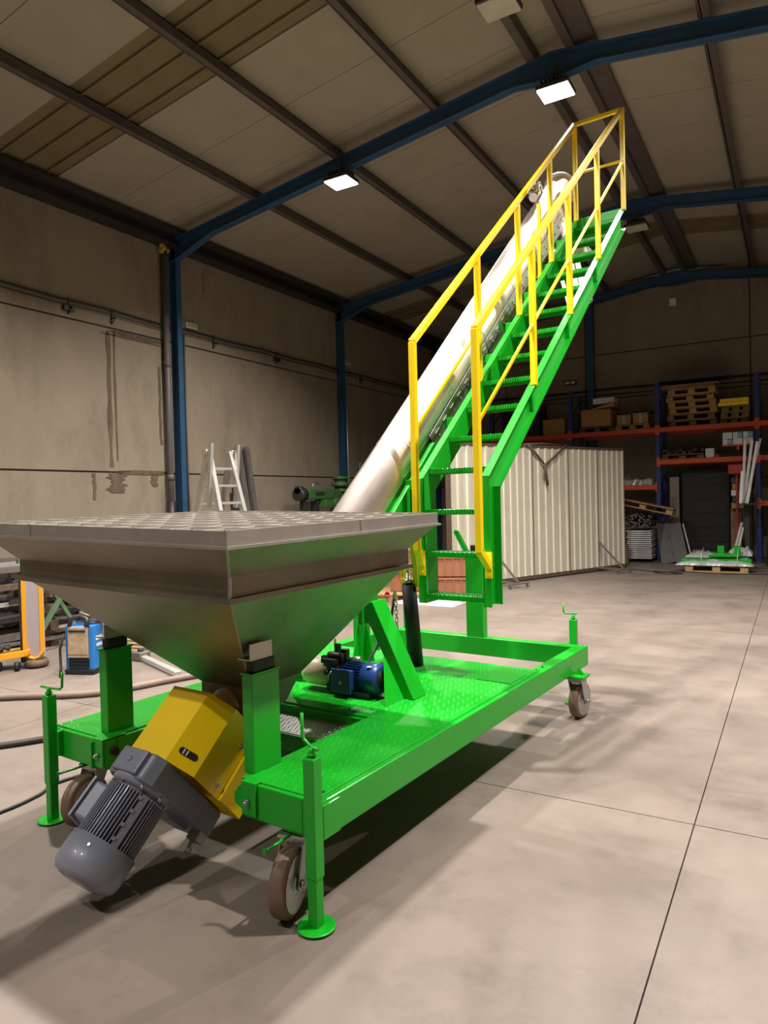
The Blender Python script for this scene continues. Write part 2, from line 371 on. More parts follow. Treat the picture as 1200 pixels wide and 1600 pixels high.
# --- chassis
ch = P(MB().box(-1.70, -1.61, 1.93, 4.97, .37, .508), 'chassis_frame', GREEN, bevel=.006)
P(MB().box(-3.34, -3.25, 1.93, 4.97, .37, .508), 'side_beam', GREEN, ch, bevel=.006)
P(MB().box(-3.25, -1.70, 4.88, 4.97, .37, .508), 'rear_beam', GREEN, ch, bevel=.006)
P(MB().box(-2.00, -1.70, 1.93, 2.0, .37, .508), 'front_beam', GREEN, ch, bevel=.006)
P(MB().box(-3.25, -2.90, 1.93, 2.0, .37, .508), 'front_beam', GREEN, ch, bevel=.006)
P(MB().box(-2.05, -1.99, 2.0, 2.86, .372, .506), 'inner_beam', GREEN, ch, bevel=.005)
P(MB().box(-2.96, -2.90, 2.0, 2.86, .372, .506), 'inner_beam', GREEN, ch, bevel=.005)
P(MB().box(-3.25, -1.70, 2.80, 2.88, .372, .504), 'cross_beam', GREEN, ch, bevel=.005)
P(MB().box(-3.25, -1.70, 4.04, 4.12, .372, .504), 'cross_beam', GREEN, ch, bevel=.005)
P(MB().box(-2.90, -2.05, 2.56, 2.80, .455, .462), 'step_plate', SILV, ch)
P(MB().box(-2.90, -2.05, 2.54, 2.56, .38, .46), 'step_front_plate', GREEN, ch)
def deck_rects(): return [(-3.32, -1.64, 2.82, 4.115), (-2.03, -1.64, 1.95, 2.82), (-3.32, -2.92, 1.95, 2.82)]
for a, b, c, d in deck_rects(): P(MB().box(a, b, c, d, .503, .5145), 'deck_plate', GREEN, ch, bevel=.002, seg=1)
P(MB().box(-1.88, -1.66, 3.72, 3.95, .5145, .519), 'deck_patch', GREEN, ch, bevel=.002, seg=1)
def lugs(q, rects, z, sp, h=.0019, l=.0072, wd=.0034):
    for a, b, c, d in rects:
        ny = int((d-c-.02)/sp)
        for j in range(ny):
            y = c+.015+j*sp; nx = int((b-a-.02)/sp)
            for i in range(nx):
                x = a+.015+i*sp+(sp/2 if j % 2 else 0)
                if x > b-.01: continue
                s = 1 if (i+j) % 2 else -1
                dx, dy = l*.7071, l*.7071*s; ex, ey = -wd*.7071*s, wd*.7071
                v = [q.bm.verts.new(p) for p in ((x-dx, y-dy, z), (x+ex, y+ey, z), (x+dx, y+dy, z), (x-ex, y-ey, z), (x, y, z+h))]
                for k in range(4): q.bm.faces.new((v[k], v[(k+1) % 4], v[4]))
    return q
P(lugs(MB(), deck_rects(), .5145, .0275), 'raised_pattern', GREEN, ch, kind='stuff')
P(lugs(MB(), [(-2.90, -2.05, 2.56, 2.80)], .462, .022, .004, .009, .004), 'raised_pattern', SILV, ch, kind='stuff')
for i, (x, y) in enumerate(((-1.655, 2.0), (-1.655, 4.1), (-1.655, 4.2), (-3.3, 2.2))):
    P(MB().cyl((x, y, .512), (x, y, .518), .007, 8), 'deck_screw', BLACK, ch)
# front lugs with bolts
for sx, xc in ((-1, -2.0), (1, -2.90)):
    e = P(MB().box(min(xc, xc-sx*.075), max(xc, xc-sx*.075), 1.918, 1.93, .385, .512).box(min(xc, xc-sx*.075), max(xc, xc-sx*.075), 1.918, 2.05, .509, .517), 'lug_bracket', GREEN, ch, bevel=.003)
    ear = [(xc, 1.945, .50), (xc+sx*.045, 1.945, .475), (xc+sx*.07, 1.945, .44), (xc+sx*.065, 1.945, .405), (xc+sx*.02, 1.945, .385), (xc, 1.945, .385)]
    if sx > 0: ear = [(x-.07 if x > xc else x, y-.035, z) for x, y, z in [(xc, 1.945, .50), (xc+.02, 1.945, .475), (xc, 1.945, .44), (xc+.005, 1.945, .405), (xc+.05, 1.945, .385), (xc, 1.945, .385)]]
    else: P(MB().prism(ear, (0, .012, 0)), 'lug_plate', GREEN, ch, bevel=.002)
    P(MB().cyl((xc-sx*.035, 1.918, .44), (xc-sx*.035, 1.906, .44), .013, 6).cyl((xc-sx*.035, 1.906, .44), (xc-sx*.035, 1.896, .44), .007, 8), 'lug_bolt', SILV, ch)
P(MB().prism([(-2.965, 1.905, .375), (-2.965, 1.905, .50), (-2.985, 1.905, .49), (-3.02, 1.905, .44), (-3.01, 1.905, .40), (-2.985, 1.905, .38)], (0, .025, 0)), 'lug_plate', GREEN, ch, bevel=.002)
P(MB().cyl((-2.90, 1.98, .45), (-2.885, 1.98, .45), .02, 10), 'lug_bolt', BLACK, ch)
# hopper posts
for x0, x1, y0, y1 in ((-2.055, -1.997, 1.99, 2.15), (-3.022, -2.962, 1.995, 2.14)):
    p = P(MB().box(x0, x1, y0, y1, .512, .91), 'hopper_post', GREEN, bevel=.006)
    P(MB().box(x0-.004, x1+.004, y0-.004, y1+.004, .908, .916), 'post_cap', GREEN, p)
    P(MB().box(x0+.012, x1-.003, y0+.012, y1-.02, .916, .968), 'rubber_buffer', BLACK, p, bevel=.008)
    P(MB().box(x0-.012, x1, y0-.004, y0+.002+.12, .968, .973).box(x1-.006, x1, y0-.004, y0+.12, .97, 1.035), 'seat_angle', STEELB, p)
# --- jacks
def jack_local(spec):
    j = MB().box(-.026, .026, -.026, .026, .192, .645).build('jack', GREEN, root, bevel=.005)
    MB().box(-.022, .022, -.022, .022, .012, .20).build('inner_tube', GREEN, j, bevel=.004)
    MB().lathe((0, 0, .004), (0, 0, 1), [(0, .07), (.003, .074), (.006, .074), (.009, .068)], 28).build('foot_plate', GREEN, j)
    MB().lathe((0, 0, .0), (0, 0, 1), [(0, .055), (.005, .055)], 20).build('foot_pad', BLACK, j)
    MB().cyl((0, 0, .645), (0, 0, .682), .011, 10).cyl((0, 0, .653), (0, 0, .661), .018, 10).build('screw_spindle', GREEN, j)
    return j
def crank(j, ang, back=.06, L=.1, h=.085, upt=0):
    c, s = math.cos(ang), math.sin(ang); z = .682
    pts = [(-c*back, -s*back, z), (0, 0, z), (c*L*.85, s*L*.85, z+upt*.9), (c*L*.97, s*L*.97, z+upt+.008), (c*L, s*L, z+upt+.025), (c*L, s*L, z+upt+h)]
    MB().tube(pts, .0065, 8).build('crank_handle', GREEN, j)
def crank2(j, pts): MB().tube(pts, .0065, 8).build('crank_handle', GREEN, j)
ja = jack_local(0); ja.location = L3(-1.690, 1.983, 0); crank2(ja, [(.03, 0, .675), (0, 0, .682), (-.045, .01, .70), (-.055, .012, .72), (-.055, .012, .80)])
jb = jack_local(0); jb.location = L3(-3.42, 1.972, 0); crank2(jb, [(-.07, 0, .68), (0, 0, .68), (.10, 0, .687), (.12, 0, .70), (.125, 0, .775)])
jc = jack_local(0); jc.location = L3(-1.80, 5.215, 0); crank2(jc, [(.03, 0, .69), (0, 0, .69), (-.06, 0, .685), (-.075, 0, .70), (-.078, 0, .765)])
jd = jack_local(0); jd.location = L3(-3.30, 5.215, 0); crank2(jd, [(-.03, 0, .69), (0, 0, .69), (.08, 0, .69), (.1, 0, .70), (.1, 0, .765)])
P(MB().box(-1.652, -1.598, 1.93, 2.03, .375, .50), 'jack_bracket', GREEN, ch, bevel=.003)
P(MB().box(-3.285, -3.235, 1.905, 1.93, .385, .505), 'jack_bracket', GREEN, ch, bevel=.003)
P(MB().box(-1.82, -1.76, 4.965, 5.0, .38, .505), 'jack_bracket', GREEN, ch, bevel=.003)
P(MB().box(-3.19, -3.13, 4.965, 5.0, .38, .505), 'jack_bracket', GREEN, ch, bevel=.003)
# --- castors
def castor(x, y, rot, top, pin=None, dy=.045):
    c = MB().box(-.055, .055, -.055, .055, top-.014, top).cyl((0, 0, top-.045), (0, 0, top-.014), .038, 16).build('castor', SILV, root, bevel=.002)
    c.location = L3(x, y, 0); c.rotation_euler = (0, 0, rot)
    r = .128
    wpos = (0, dy, r)
    MB().lathe((-.035, dy, r), (1, 0, 0), [(0, r-.014), (.004, r-.004), (.012, r), (.053, r), (.061, r-.004), (.065, r-.014)], 40).build('tyre', TYRE, c)
    MB().lathe((.029, dy, r), (1, 0, 0), [(0, r-.013), (.002, r-.02)], 40).build('tyre_edge', TYRE2, c)
    MB().lathe((-.031, dy, r), (1, 0, 0), [(0, r-.02), (.0, r-.03), (.063, r-.03), (.065, r-.022)], 40).build('wheel_rim', SILV, c)
    MB().lathe((-.04, dy, r), (1, 0, 0), [(0, .03), (.012, .045), (.07, .045), (.082, .03)], 24).build('wheel_hub', SILV, c)
    for sx in (-1, 1):
        X = sx*.047
        MB().prism([(X, -.035, top-.02), (X, .045, top-.02), (X, dy+.03, r), (X, dy+.012, r-.025), (X, dy-.012, r-.025), (X, dy-.03, r)], (.005*sx, 0, 0)).build('fork_plate', SILV, c)
    MB().box(-.05, .05, -.04, .05, top-.03, top-.018).build('fork_crown', SILV, c)
    MB().cyl((-.065, dy, r), (.07, dy, r), .009, 8).cyl((.055, dy, r), (.065, dy, r), .016, 6).build('axle_bolt', SILV, c)
    if pin: MB().cyl((pin[0], pin[1], top+.0), (pin[2], pin[3], top-.005), .006, 8).cyl((pin[2], pin[3], top-.005), (pin[2]*1.1, pin[3]*1.03, top-.005), .012, 10).build('lock_pin', GREEN, c)
    return c
castor(-1.855, 2.065, R(18), .300, (0, -.05, -.045, -.18), -.075)
castor(-3.23, 2.095, R(10), .300, (0, -.05, -.05, -.18), -.07)
castor(-1.66, 4.86, R(-6), .300)
castor(-3.48, 4.86, R(6), .300)
for x, y in ((-1.83, 2.09), (-3.22, 2.10)): P(MB().box((x-.06)/KS, (x+.06)/KS, (y-.06)/KS, (y+.06)/KS, .3524, .372), 'castor_mount', GREEN, ch, bevel=.003)
for x, y in ((-1.66/KS, 4.86/KS), (-3.48/KS, 4.86/KS)):
    P(MB().box(x-.07, x+.07, y-.07, y+.07, .3524, .3704).prism([(x+.0, y, .3704), (x+.055 if x > -2 else x-.055, y, .3704), (x+.01 if x > -2 else x-.01, y, .43)], (0, .008, 0)), 'castor_mount', GREEN, ch, bevel=.003)

# --- auger axis frame: local X across, Y up along the tube, Z out of the tube
th = R(41.4); D = Vector((0, math.cos(th), math.sin(th))); U = Vector((0, -math.sin(th), math.cos(th))); A0 = Vector((-2.45, 4.19, 2.245))
AX = Matrix.Identity(4)
for i in range(3): AX[i][0] = (KS, 0, 0)[i]; AX[i][1] = D[i]*KS; AX[i][2] = U[i]*KS; AX[i][3] = (CV(A0)-OM)[i]
def AP(q, name, m, parent=None, **k):            # mesh coordinates in the auger frame; baked
    for v in q.bm.verts: v.co = AX @ v.co
    return q.build(name, m, parent or root, **k)
tb = AP(MB().lathe((0, -2.5, 0), (0, 1, 0), [(0, .14), (6.2, .14)], 56), 'auger_tube', TUBE)
AP(MB().lathe((0, 3.68, 0), (0, 1, 0), [(0, .17), (.02, .17)], 48), 'end_flange', STEELB, tb)
AP(MB().lathe((0, 3.70, 0), (0, 1, 0), [(0, .13), (.05, .13), (.06, .1)], 32), 'end_cap', STEELB, tb)
for s in (-1.35, -.55, .15, .85, 1.6, 2.35, 3.05):
    AP(MB().lathe((0, s, 0), (0, 1, 0), [(0, .1408), (.002, .1425), (.008, .1425), (.010, .1408)], 48), 'weld_seam', STEELB, tb)
# bolted trough covers along the lower side
s = -.33; k = 0
while s < 3.0:
    L_ = .58; q = MB()
    for x in (-.15, .146): q.box(x, x+.004, s, s+L_-.01, -.165, -.03)
    q.box(-.15, .15, s, s+L_-.01, -.169, -.165)
    cv = AP(q, 'trough_cover', STEELB, tb)
    q = MB()
    for i in range(4):
        yy = s+.07+i*.14
        q.box(.15, .158, yy, yy+.06, -.075, -.062).cyl((.15, yy+.03, -.10), (.162, yy+.03, -.10), .009, 6)
    AP(q, 'cover_clips', SILV, tb, kind='stuff')
    s += L_
AP(MB().box(-.06, .06, -1.75, 0.55, -.235, -.17).box(-.005, .005, -1.75, .55, -.17, -.16), 'tube_support_channel', GREEN, bevel=.004)
AP(MB().box(.12, .172, -1.6, -.34, -.22, -.075).box(-.172, -.12, -1.6, -.34, -.22, -.075), 'tube_support_rail', GREEN, bevel=.004)
# clamp with sight glass near the top
cl = AP(MB().cyl((-.10, 3.2, .15), (-.10, 3.36, .15), .045, 20), 'inlet_valve', CHROME)
AP(MB().cyl((-.10, 3.26, .13), (-.10, 3.26, .23), .03, 14), 'valve_neck', CHROME, cl)
AP(MB().box(-.15, -.05, 3.27, 3.29, .10, .23).box(-.15, -.05, 3.34, 3.36, .10, .23).box(-.14, -.10, 3.2, 3.4, .19, .21), 'valve_clamp', SILV, cl)
AP(MB().cyl((-.2, 3.25, .2), (-.10, 3.25, .2), .018, 10).cyl((-.2, 3.25, .2), (-.22, 3.25, .2), .028, 10).cyl((-.07, 3.33, .2), (-.07, 3.33, .25), .016, 8), 'valve_fittings', CHROME, cl)
# discharge spout hanging under the head
q = MB().lathe((-2.42, 6.62, 4.42), (.22, .12, -1), [(0, .11), (1.0, .11), (1.0, .13), (1.02, .13)], 28)
P(q, 'discharge_spout', TUBE)
P(MB().box(-2.2, -2.06, 6.55, 6.7, 3.84, 3.93), 'sensor_box', ALU, bevel=.01)

# --- drive: guard, gearbox, motor
def shell(q, poly, s0, s1, t=.004):
    for (x0, z0), (x1, z1) in zip(poly[:-1], poly[1:]):
        nx, nz = (z0-z1), (x1-x0); l = math.hypot(nx, nz); nx *= t/l; nz *= t/l
        q.prism([(x0, s0, z0), (x1, s0, z1), (x1-nx, s0, z1-nz), (x0-nx, s0, z0-nz)], (0, s1-s0, 0))
    return q
g = AP(shell(MB(), [(-.205, .02), (-.205, .20), (-.115, .302), (.115, .302), (.205, .20), (.205, .02)], -2.885, -2.56), 'drive_guard', YEL)
AP(MB().box(.2, .222, -2.885, -2.50, .01, .016).box(.205, .211, -2.88, -2.50, -.13, .01), 'guard_flange', YEL, g)
AP(MB().box(-.222, -.2, -2.885, -2.5, .01, .016), 'guard_flange', YEL, g)
AP(MB().box(-.20, .20, -2.88, -2.50, -.17, .012), 'drive_mount', YEL, bevel=.004)
q = MB(); c0 = Vector((.160, 0, .252)); nrm = Vector((.75, 0, .66)).normalized(); tx = Vector((.66, 0, -.75)).normalized()
pts = []
for i in range(16):
    a = 2*PI*i/16; ex = .028 if math.cos(a) > 0 else -.028
    pts.append(c0+nrm*.0005+tx*(ex+.015*math.cos(a))+Vector((0, -2.82+.015*math.sin(a), 0)))
AP(MB().prism(pts, nrm*.0015), 'inspection_slot', BLACK, g)
q = MB()
for d in (-.022, -.006): q.prism([c0+nrm*.002+tx*(d+a)+Vector((0, -2.82+b, 0)) for a, b in ((-.003, -.011), (.003, -.011), (.003, .011), (-.003, .011))], nrm*.001)
AP(q, 'coupling_mark', WHITE, g)
for sy in (-2.84, -2.66): AP(MB().cyl((.205, sy, .06), (.211, sy, .06), .012, 12).cyl((.211, sy, .06), (.215, sy, .06), .006, 8), 'guard_bolt', SILV, g)
def roundprof(cx0, cz0, r0, cx1, cz1, r1, n=14):
    pts = []
    for i in range(n+1):
        a = PI*i/n; pts.append((cx0+r0*math.cos(a), cz0+r0*math.sin(a)))
    for i in range(n+1):
        a = PI+PI*i/n; pts.append((cx1+r1*math.cos(a), cz1+r1*math.sin(a)))
    return pts
MC = (0, .22)
gb = AP(MB().prism([(x, -3.0, z) for x, z in [(-.125, .10), (-.135, .30), (-.10, .345), (.10, .345), (.135, .30), (.128, .0), (.11, -.15), (.06, -.185), (-.06, -.185), (-.11, -.15)]], (0, .115, 0)), 'gearbox', GREYD, bevel=.012)
AP(MB().box(-.075, .075, -2.99, -2.89, .34, .365).cyl((0, -2.94, .36), (0, -2.94, .372), .014, 6), 'gearbox_lid', GREYD, gb, bevel=.006)
AP(MB().lathe((0, -3.02, -.03), (0, 1, 0), [(0, .055), (.02, .07), (.03, .085)], 24), 'output_cover', GREYD, gb)
q = MB()
for a in range(8):
    an = a*PI/4; q.cyl((.125*math.cos(an), -3.02, MC[1]+.115*math.sin(an)), (.125*math.cos(an), -3.0, MC[1]+.115*math.sin(an)), .009, 6)
AP(q, 'flange_bolts', SILV, gb, kind='stuff')
AP(MB().box(.07, .13, -3.04, -3.0, -.12, -.07).cyl((.10, -3.09, -.09), (.10, -3.03, -.09), .014, 6), 'torque_bolt', SILV, gb)
mo = AP(MB().lathe((0, -3.25, MC[1]), (0, 1, 0), [(0, .104), (.235, .104), (.235, .12), (.255, .135), (.262, .135)], 40), 'drive_motor', GREY)
q = MB()
for i in range(56):
    a = 2*PI*i/56; c, s_ = math.cos(a), math.sin(a)
    if abs(((a-R(25)+PI) % (2*PI))-PI) < R(7): continue
    T = Matrix.Translation((0, 0, MC[1])) @ Matrix.Rotation(-a, 4, 'Y')
    q.box(.10, .127, -3.24, -3.03, -.0019, .0019, T)
AP(q, 'cooling_fins', GREY, mo, kind='stuff')
T = Matrix.Translation((0, 0, MC[1])) @ Matrix.Rotation(-R(25), 4, 'Y')
q = MB(); q.box(.10, .128, -3.24, -3.03, -.012, .012, T)
for i in range(4): q.box(.10, .132, -3.22+i*.055, -3.205+i*.055, .012, .026, T)
AP(q, 'mounting_rib', GREY, mo, bevel=.002)
AP(MB().lathe((0, -3.385, MC[1]), (0, 1, 0), [(0, .06), (.002, .085), (.012, .115), (.03, .131), (.055, .137), (.15, .137), (.15, .13)], 44), 'fan_cover', GREY, mo)
q = MB()
for i in range(4):
    a = PI/4+i*PI/2+.3; q.cyl((.136*math.cos(a), -3.27, MC[1]+.136*math.sin(a)), (.141*math.cos(a), -3.27, MC[1]+.141*math.sin(a)), .006, 8)
AP(q, 'cover_screws', SILV, mo, kind='stuff')
T = Matrix.Translation((0, 0, MC[1])) @ Matrix.Rotation(-R(150), 4, 'Y')
tbx = MB().box(.10, .165, -3.20, -3.05, -.06, .06, T); AP(tbx, 'terminal_box', GREY, mo, bevel=.012)
AP(MB().box(.166, .178, -3.21, -3.04, -.068, .068, T).box(.178, .183, -3.19, -3.06, -.05, .05, T), 'terminal_lid', GREY, mo, bevel=.008)

# --- hopper
def hz(x, y): return .019*(-x-1.70)+.013*(y-1.60)
def hp(x, y, z): return Vector((x, y, z+hz(x, y)))
X0, X1, Y0, Y1 = -3.25, -1.69, 1.59, 2.97
def ringpts(d, z): return [hp(X1-d, Y0+d, z), hp(X1-d, Y1-d, z), hp(X0+d, Y1-d, z), hp(X0+d, Y0+d, z)]
OX0, OX1, OY0, OY1, OZ = -2.61, -2.29, 2.27, 2.61, .75
def sheet(name, a, b, parent, m=STEEL, t=.004):
    q = MB()
    for i in range(4):
        q.face([a[i], a[(i+1) % 4], b[(i+1) % 4], b[i]])
    bmesh.ops.remove_doubles(q.bm, verts=q.bm.verts, dist=1e-5)
    o = P(q, name, m, parent); md = o.modifiers.new('thick', 'SOLIDIFY'); md.thickness = t; md.offset = 0
    return o
hop = sheet('hopper', ringpts(.115, 1.262), [Vector((OX1, OY0, OZ)), Vector((OX1, OY1, OZ)), Vector((OX0, OY1, OZ)), Vector((OX0, OY0, OZ))], None)
sheet('collar', ringpts(.108, 1.34), ringpts(.108, 1.262), hop)
sheet('upper_skirt', ringpts(.0, 1.458), ringpts(.108, 1.34), hop)
sheet('outlet_throat', [Vector((OX1, OY0, OZ)), Vector((OX1, OY1, OZ)), Vector((OX0, OY1, OZ)), Vector((OX0, OY0, OZ))], [Vector((OX1-.03, OY0-.03, .56)), Vector((OX1-.03, OY1-.07, .63)), Vector((OX0+.03, OY1-.07, .63)), Vector((OX0+.03, OY0-.03, .56))], hop)
def frame_bars(name, d0, d1, z0, z1, m):
    q = MB(); a = ringpts(d0, z0); b = ringpts(d1, z0); a2 = ringpts(d0, z1); b2 = ringpts(d1, z1)
    for i in range(4):
        j = (i+1) % 4
        vs_ = [q.bm.verts.new(p) for p in (a[i], a[j], b[j], b[i], a2[i], a2[j], b2[j], b2[i])]
        for f in ((0, 1, 5, 4), (2, 3, 7, 6), (0, 3, 2, 1), (4, 5, 6, 7)): q.bm.faces.new([vs_[k] for k in f])
    return P(q, name, m, hop)
frame_bars('rim_frame', .0, .006, 1.458, 1.509, STEELB)
frame_bars('rim_lip', -.012, .01, 1.448, 1.458, STEELB)
frame_bars('collar_ledge', .090, .13, 1.247, 1.266, STEEL)
q = MB()
for i, (d, z) in enumerate(((.0, 1.48),)):
    q.bar(hp(X1, Y0, 1.45), hp(X1, Y0, 1.512), .014, .014)
q.bar(hp(-2.86, Y0-.001, 1.455), hp(-2.86, Y0-.001, 1.512), .012, .004); q.bar(hp(X1+.001, 2.33, 1.46), hp(X1+.001, 2.33, 1.509), .004, .006)
q.bar(hp(X1, Y0, 1.455), hp(X1-.108, Y0+.108, 1.34), .010, .010).bar(hp(X1-.108, Y0+.108, 1.34), hp(X1-.108, Y0+.108, 1.262), .010, .010).bar(hp(X1-.115, Y0+.115, 1.262), (OX1, OY0, OZ), .007, .007)
P(q, 'corner_welds', STEELB, hop)
for i in range(1, 9):
    y = Y0+(Y1-Y0)*i/9
    P(MB().bar(hp(X0+.006, y, 1.487), hp(X1-.006, y, 1.487), .006, .046), 'grate_bar', GRATE, hop)
for i in range(1, 9):
    x = X0+(X1-X0)*i/9
    P(MB().bar(hp(x, Y0+.006, 1.482), hp(x, Y1-.006, 1.482), .010, .045), 'grate_bar', GRATE, hop)

# --- tube support: struts, cross beam, lift cylinder
q = MB().prism([(-1.975, 3.17, .515), (-2.045, 3.17, .515), (-2.315, 3.17, 1.0), (-2.235, 3.17, 1.035)], (0, .13, 0))
st = P(q, 'support_strut', GREEN, bevel=.006)
P(MB().prism([(-2.043, 3.0, .515), (-2.038, 3.17, .515), (-2.16, 3.17, .735)], (-.008, .0, 0)), 'gusset_plate', GREEN, st)
q = MB().prism([(-2.925, 3.17, .515), (-2.855, 3.17, .515), (-2.585, 3.17, 1.0), (-2.665, 3.17, 1.035)], (0, .13, 0))
P(q, 'support_strut', GREEN, bevel=.006)
P(MB().box(-2.60, -2.30, 3.18, 3.28, .96, 1.06), 'pivot_beam', GREEN, bevel=.006)
P(MB().box(-2.32, -2.29, 3.15, 3.31, .9, 1.13).box(-2.61, -2.58, 3.15, 3.31, .9, 1.13), 'pivot_plate', GREEN, bevel=.004)
q = MB().box(-2.79, -2.72, 3.73, 3.83, .515, 1.02)
sp = P(q, 'support_post', GREEN, bevel=.005)
P(MB().prism([(-2.72, 3.785, .515), (-2.66, 3.785, .515), (-2.72, 3.785, .78)], (0, .008, 0)).prism([(-2.755, 3.73, .515), (-2.755, 3.66, .515), (-2.755, 3.73, .8)], (.008, 0, 0)), 'gusset_plate', GREEN, sp)
P(MB().box(-2.85, -2.60, 3.68, 3.88, .515, .524), 'base_plate', GREEN, sp)
cy = P(MB().cyl((-2.385, 3.86, .515), (-2.375, 3.78, 1.055), .05, 24, .046), 'lift_cylinder', BLACK)
P(MB().cyl((-2.375, 3.78, 1.05), (-2.365, 3.70, 1.60), .016, 14), 'piston_rod', CHROME, cy)
P(MB().cyl((-2.375, 3.775, 1.06), (-2.375, 3.775, 1.085), .028, 14), 'gland_nut', SILV, cy)
P(MB().bar((-2.43, 3.82, 1.04), (-2.42, 3.72, 1.62), .03, .03).bar((-2.325, 3.80, 1.04), (-2.315, 3.70, 1.62), .035, .03).bar((-2.44, 3.80, 1.06), (-2.31, 3.80, 1.06), .03, .05), 'cylinder_yoke', YEL, bevel=.003)
q = MB()
for i in range(16):
    z = 1.0-i*.026; x = -2.44-.002*i; y = 3.72+.004*i
    a = .9 if i % 2 else -.6
    c, s_ = math.cos(a)*.008, math.sin(a)*.008
    q.tube([(x+c, y+s_, z+.018), (x-c, y-s_, z+.018), (x-c, y-s_, z-.012), (x+c, y+s_, z-.012), (x+c, y+s_, z+.018)], .003, 5)
P(q, 'safety_chain', SILV, cy, kind='stuff')
P(MB().tube([(-2.46, 3.74, 1.0), (-2.47, 3.72, .86), (-2.44, 3.65, .70), (-2.40, 3.5, .56), (-2.35, 3.35, .55), (-2.2, 3.25, .56)], .009, 8).tube([(-2.5, 3.72, .9), (-2.52, 3.66, .70), (-2.5, 3.45, .57), (-2.42, 3.3, .60)], .009, 8), 'hydraulic_hose', BLACK, cy)
# --- hydraulic power unit on the deck
hy = P(MB().lathe((-2.47, 3.13, .615), (-1, 0, 0), [(0, .082), (.17, .082), (.20, .07), (.205, .04)], 28), 'hydraulic_tank', CREAM)
P(MB().lathe((-2.40, 3.13, .615), (-1, 0, 0), [(0, .09), (.03, .09)], 28).box(-2.49, -2.40, 3.06, 3.2, .53, .70), 'pump_block', BLKM, hy, bevel=.006)
q = MB()
for i in range(9): q.cb(-2.46+random.uniform(-.05, .06), 3.11+random.uniform(-.05, .05), .715+random.uniform(-.02, .03), .045, .035, .035)
q.cyl((-2.43, 3.1, .72), (-2.43, 3.1, .79), .02, 12).cyl((-2.48, 3.08, .73), (-2.38, 3.08, .73), .018, 12).cyl((-2.43, 3.06, .58), (-2.43, 3.02, .58), .02, 12).cyl((-2.46, 3.05, .64), (-2.46, 3.02, .64), .015, 10)
P(q.box(-2.50, -2.40, 3.03, 3.15, .69, .715), 'valve_block', BLKM, hy, bevel=.003)
P(MB().tube([(-2.44, 3.03, .60), (-2.43, 3.01, .63), (-2.41, 3.02, .66)], .006, 6), 'pipe_elbow', SILV, hy)
P(MB().cyl((-2.36, 3.12, .70), (-2.30, 3.14, .71), .018, 10), 'hose_fitting', SILV, hy)
pm = P(MB().lathe((-2.39, 3.13, .615), (1, 0, 0), [(0, .066), (.16, .066)], 28), 'pump_motor', BLUEM, hy)
pf = MB()
for i in range(30):
    a = 2*PI*i/30; T = Matrix.Translation((0, 3.13, .615)) @ Matrix.Rotation(a, 4, 'X'); pf.box(-2.38, -2.25, .064, .08, -.002, .002, T)
P(pf, 'motor_fins', BLUEM, hy, kind='stuff')
P(MB().lathe((-2.255, 3.13, .615), (1, 0, 0), [(0, .083), (.085, .083), (.1, .076), (.104, .062)], 32), 'fan_cowl', BLUEM, hy)
q = MB()
for i in range(5): q.lathe((-2.151, 3.13, .615), (1, 0, 0), [(0, .012+.01*i), (.003, .012+.01*i), (.003, .007+.01*i), (0, .007+.01*i)], 24)
P(q, 'fan_grille', DKST, hy)
P(MB().box(-2.40, -2.29, 3.015, 3.06, .555, .665), 'motor_terminal_box', BLUEM, hy, bevel=.005)
P(MB().box(-2.41, -2.28, 3.006, 3.016, .545, .675), 'terminal_box_lid', BLUEM, hy, bevel=.004)
P(MB().prism([(-2.355, 3.005, .595), (-2.335, 3.005, .595), (-2.345, 3.005, .614)], (0, -.001, 0)), 'warning_mark', YEL, hy)
P(MB().box(-2.215, -2.19, 3.07, 3.10, .689, .690, ), 'rating_plate', WHITE, hy)
P(MB().box(-2.38, -2.20, 3.07, 3.19, .515, .545), 'motor_foot', BLUEM, hy)
P(MB().box(-2.505, -2.495, 3.16, 3.17, .515, .80).box(-2.51, -2.49, 3.15, 3.18, .515, .52), 'yellow_rod', YEL, bevel=.001)
# --- rear saddle post
rp = P(MB().box(-2.545, -2.40, 4.885, 4.965, .50, 1.15), 'saddle_post', GREEN, bevel=.006)
q = MB()
for s_ in (-1, 1):
    xc = -2.4725+s_*.055
    q.bar((xc, 4.90, 1.155), (xc+s_*.095, 4.90, 1.325), .034, .03, (0, 1, 0)).cyl((xc+s_*.095, 4.885, 1.325), (xc+s_*.095, 4.915, 1.325), .017, 12)
q.box(-2.53, -2.415, 4.885, 4.965, 1.15, 1.158)
P(q, 'saddle_arm', GREEN, rp)
P(MB().box(-2.50, -2.445, 4.89, 4.95, 1.158, 1.225), 'rubber_rest', BLACK, rp, bevel=.006)

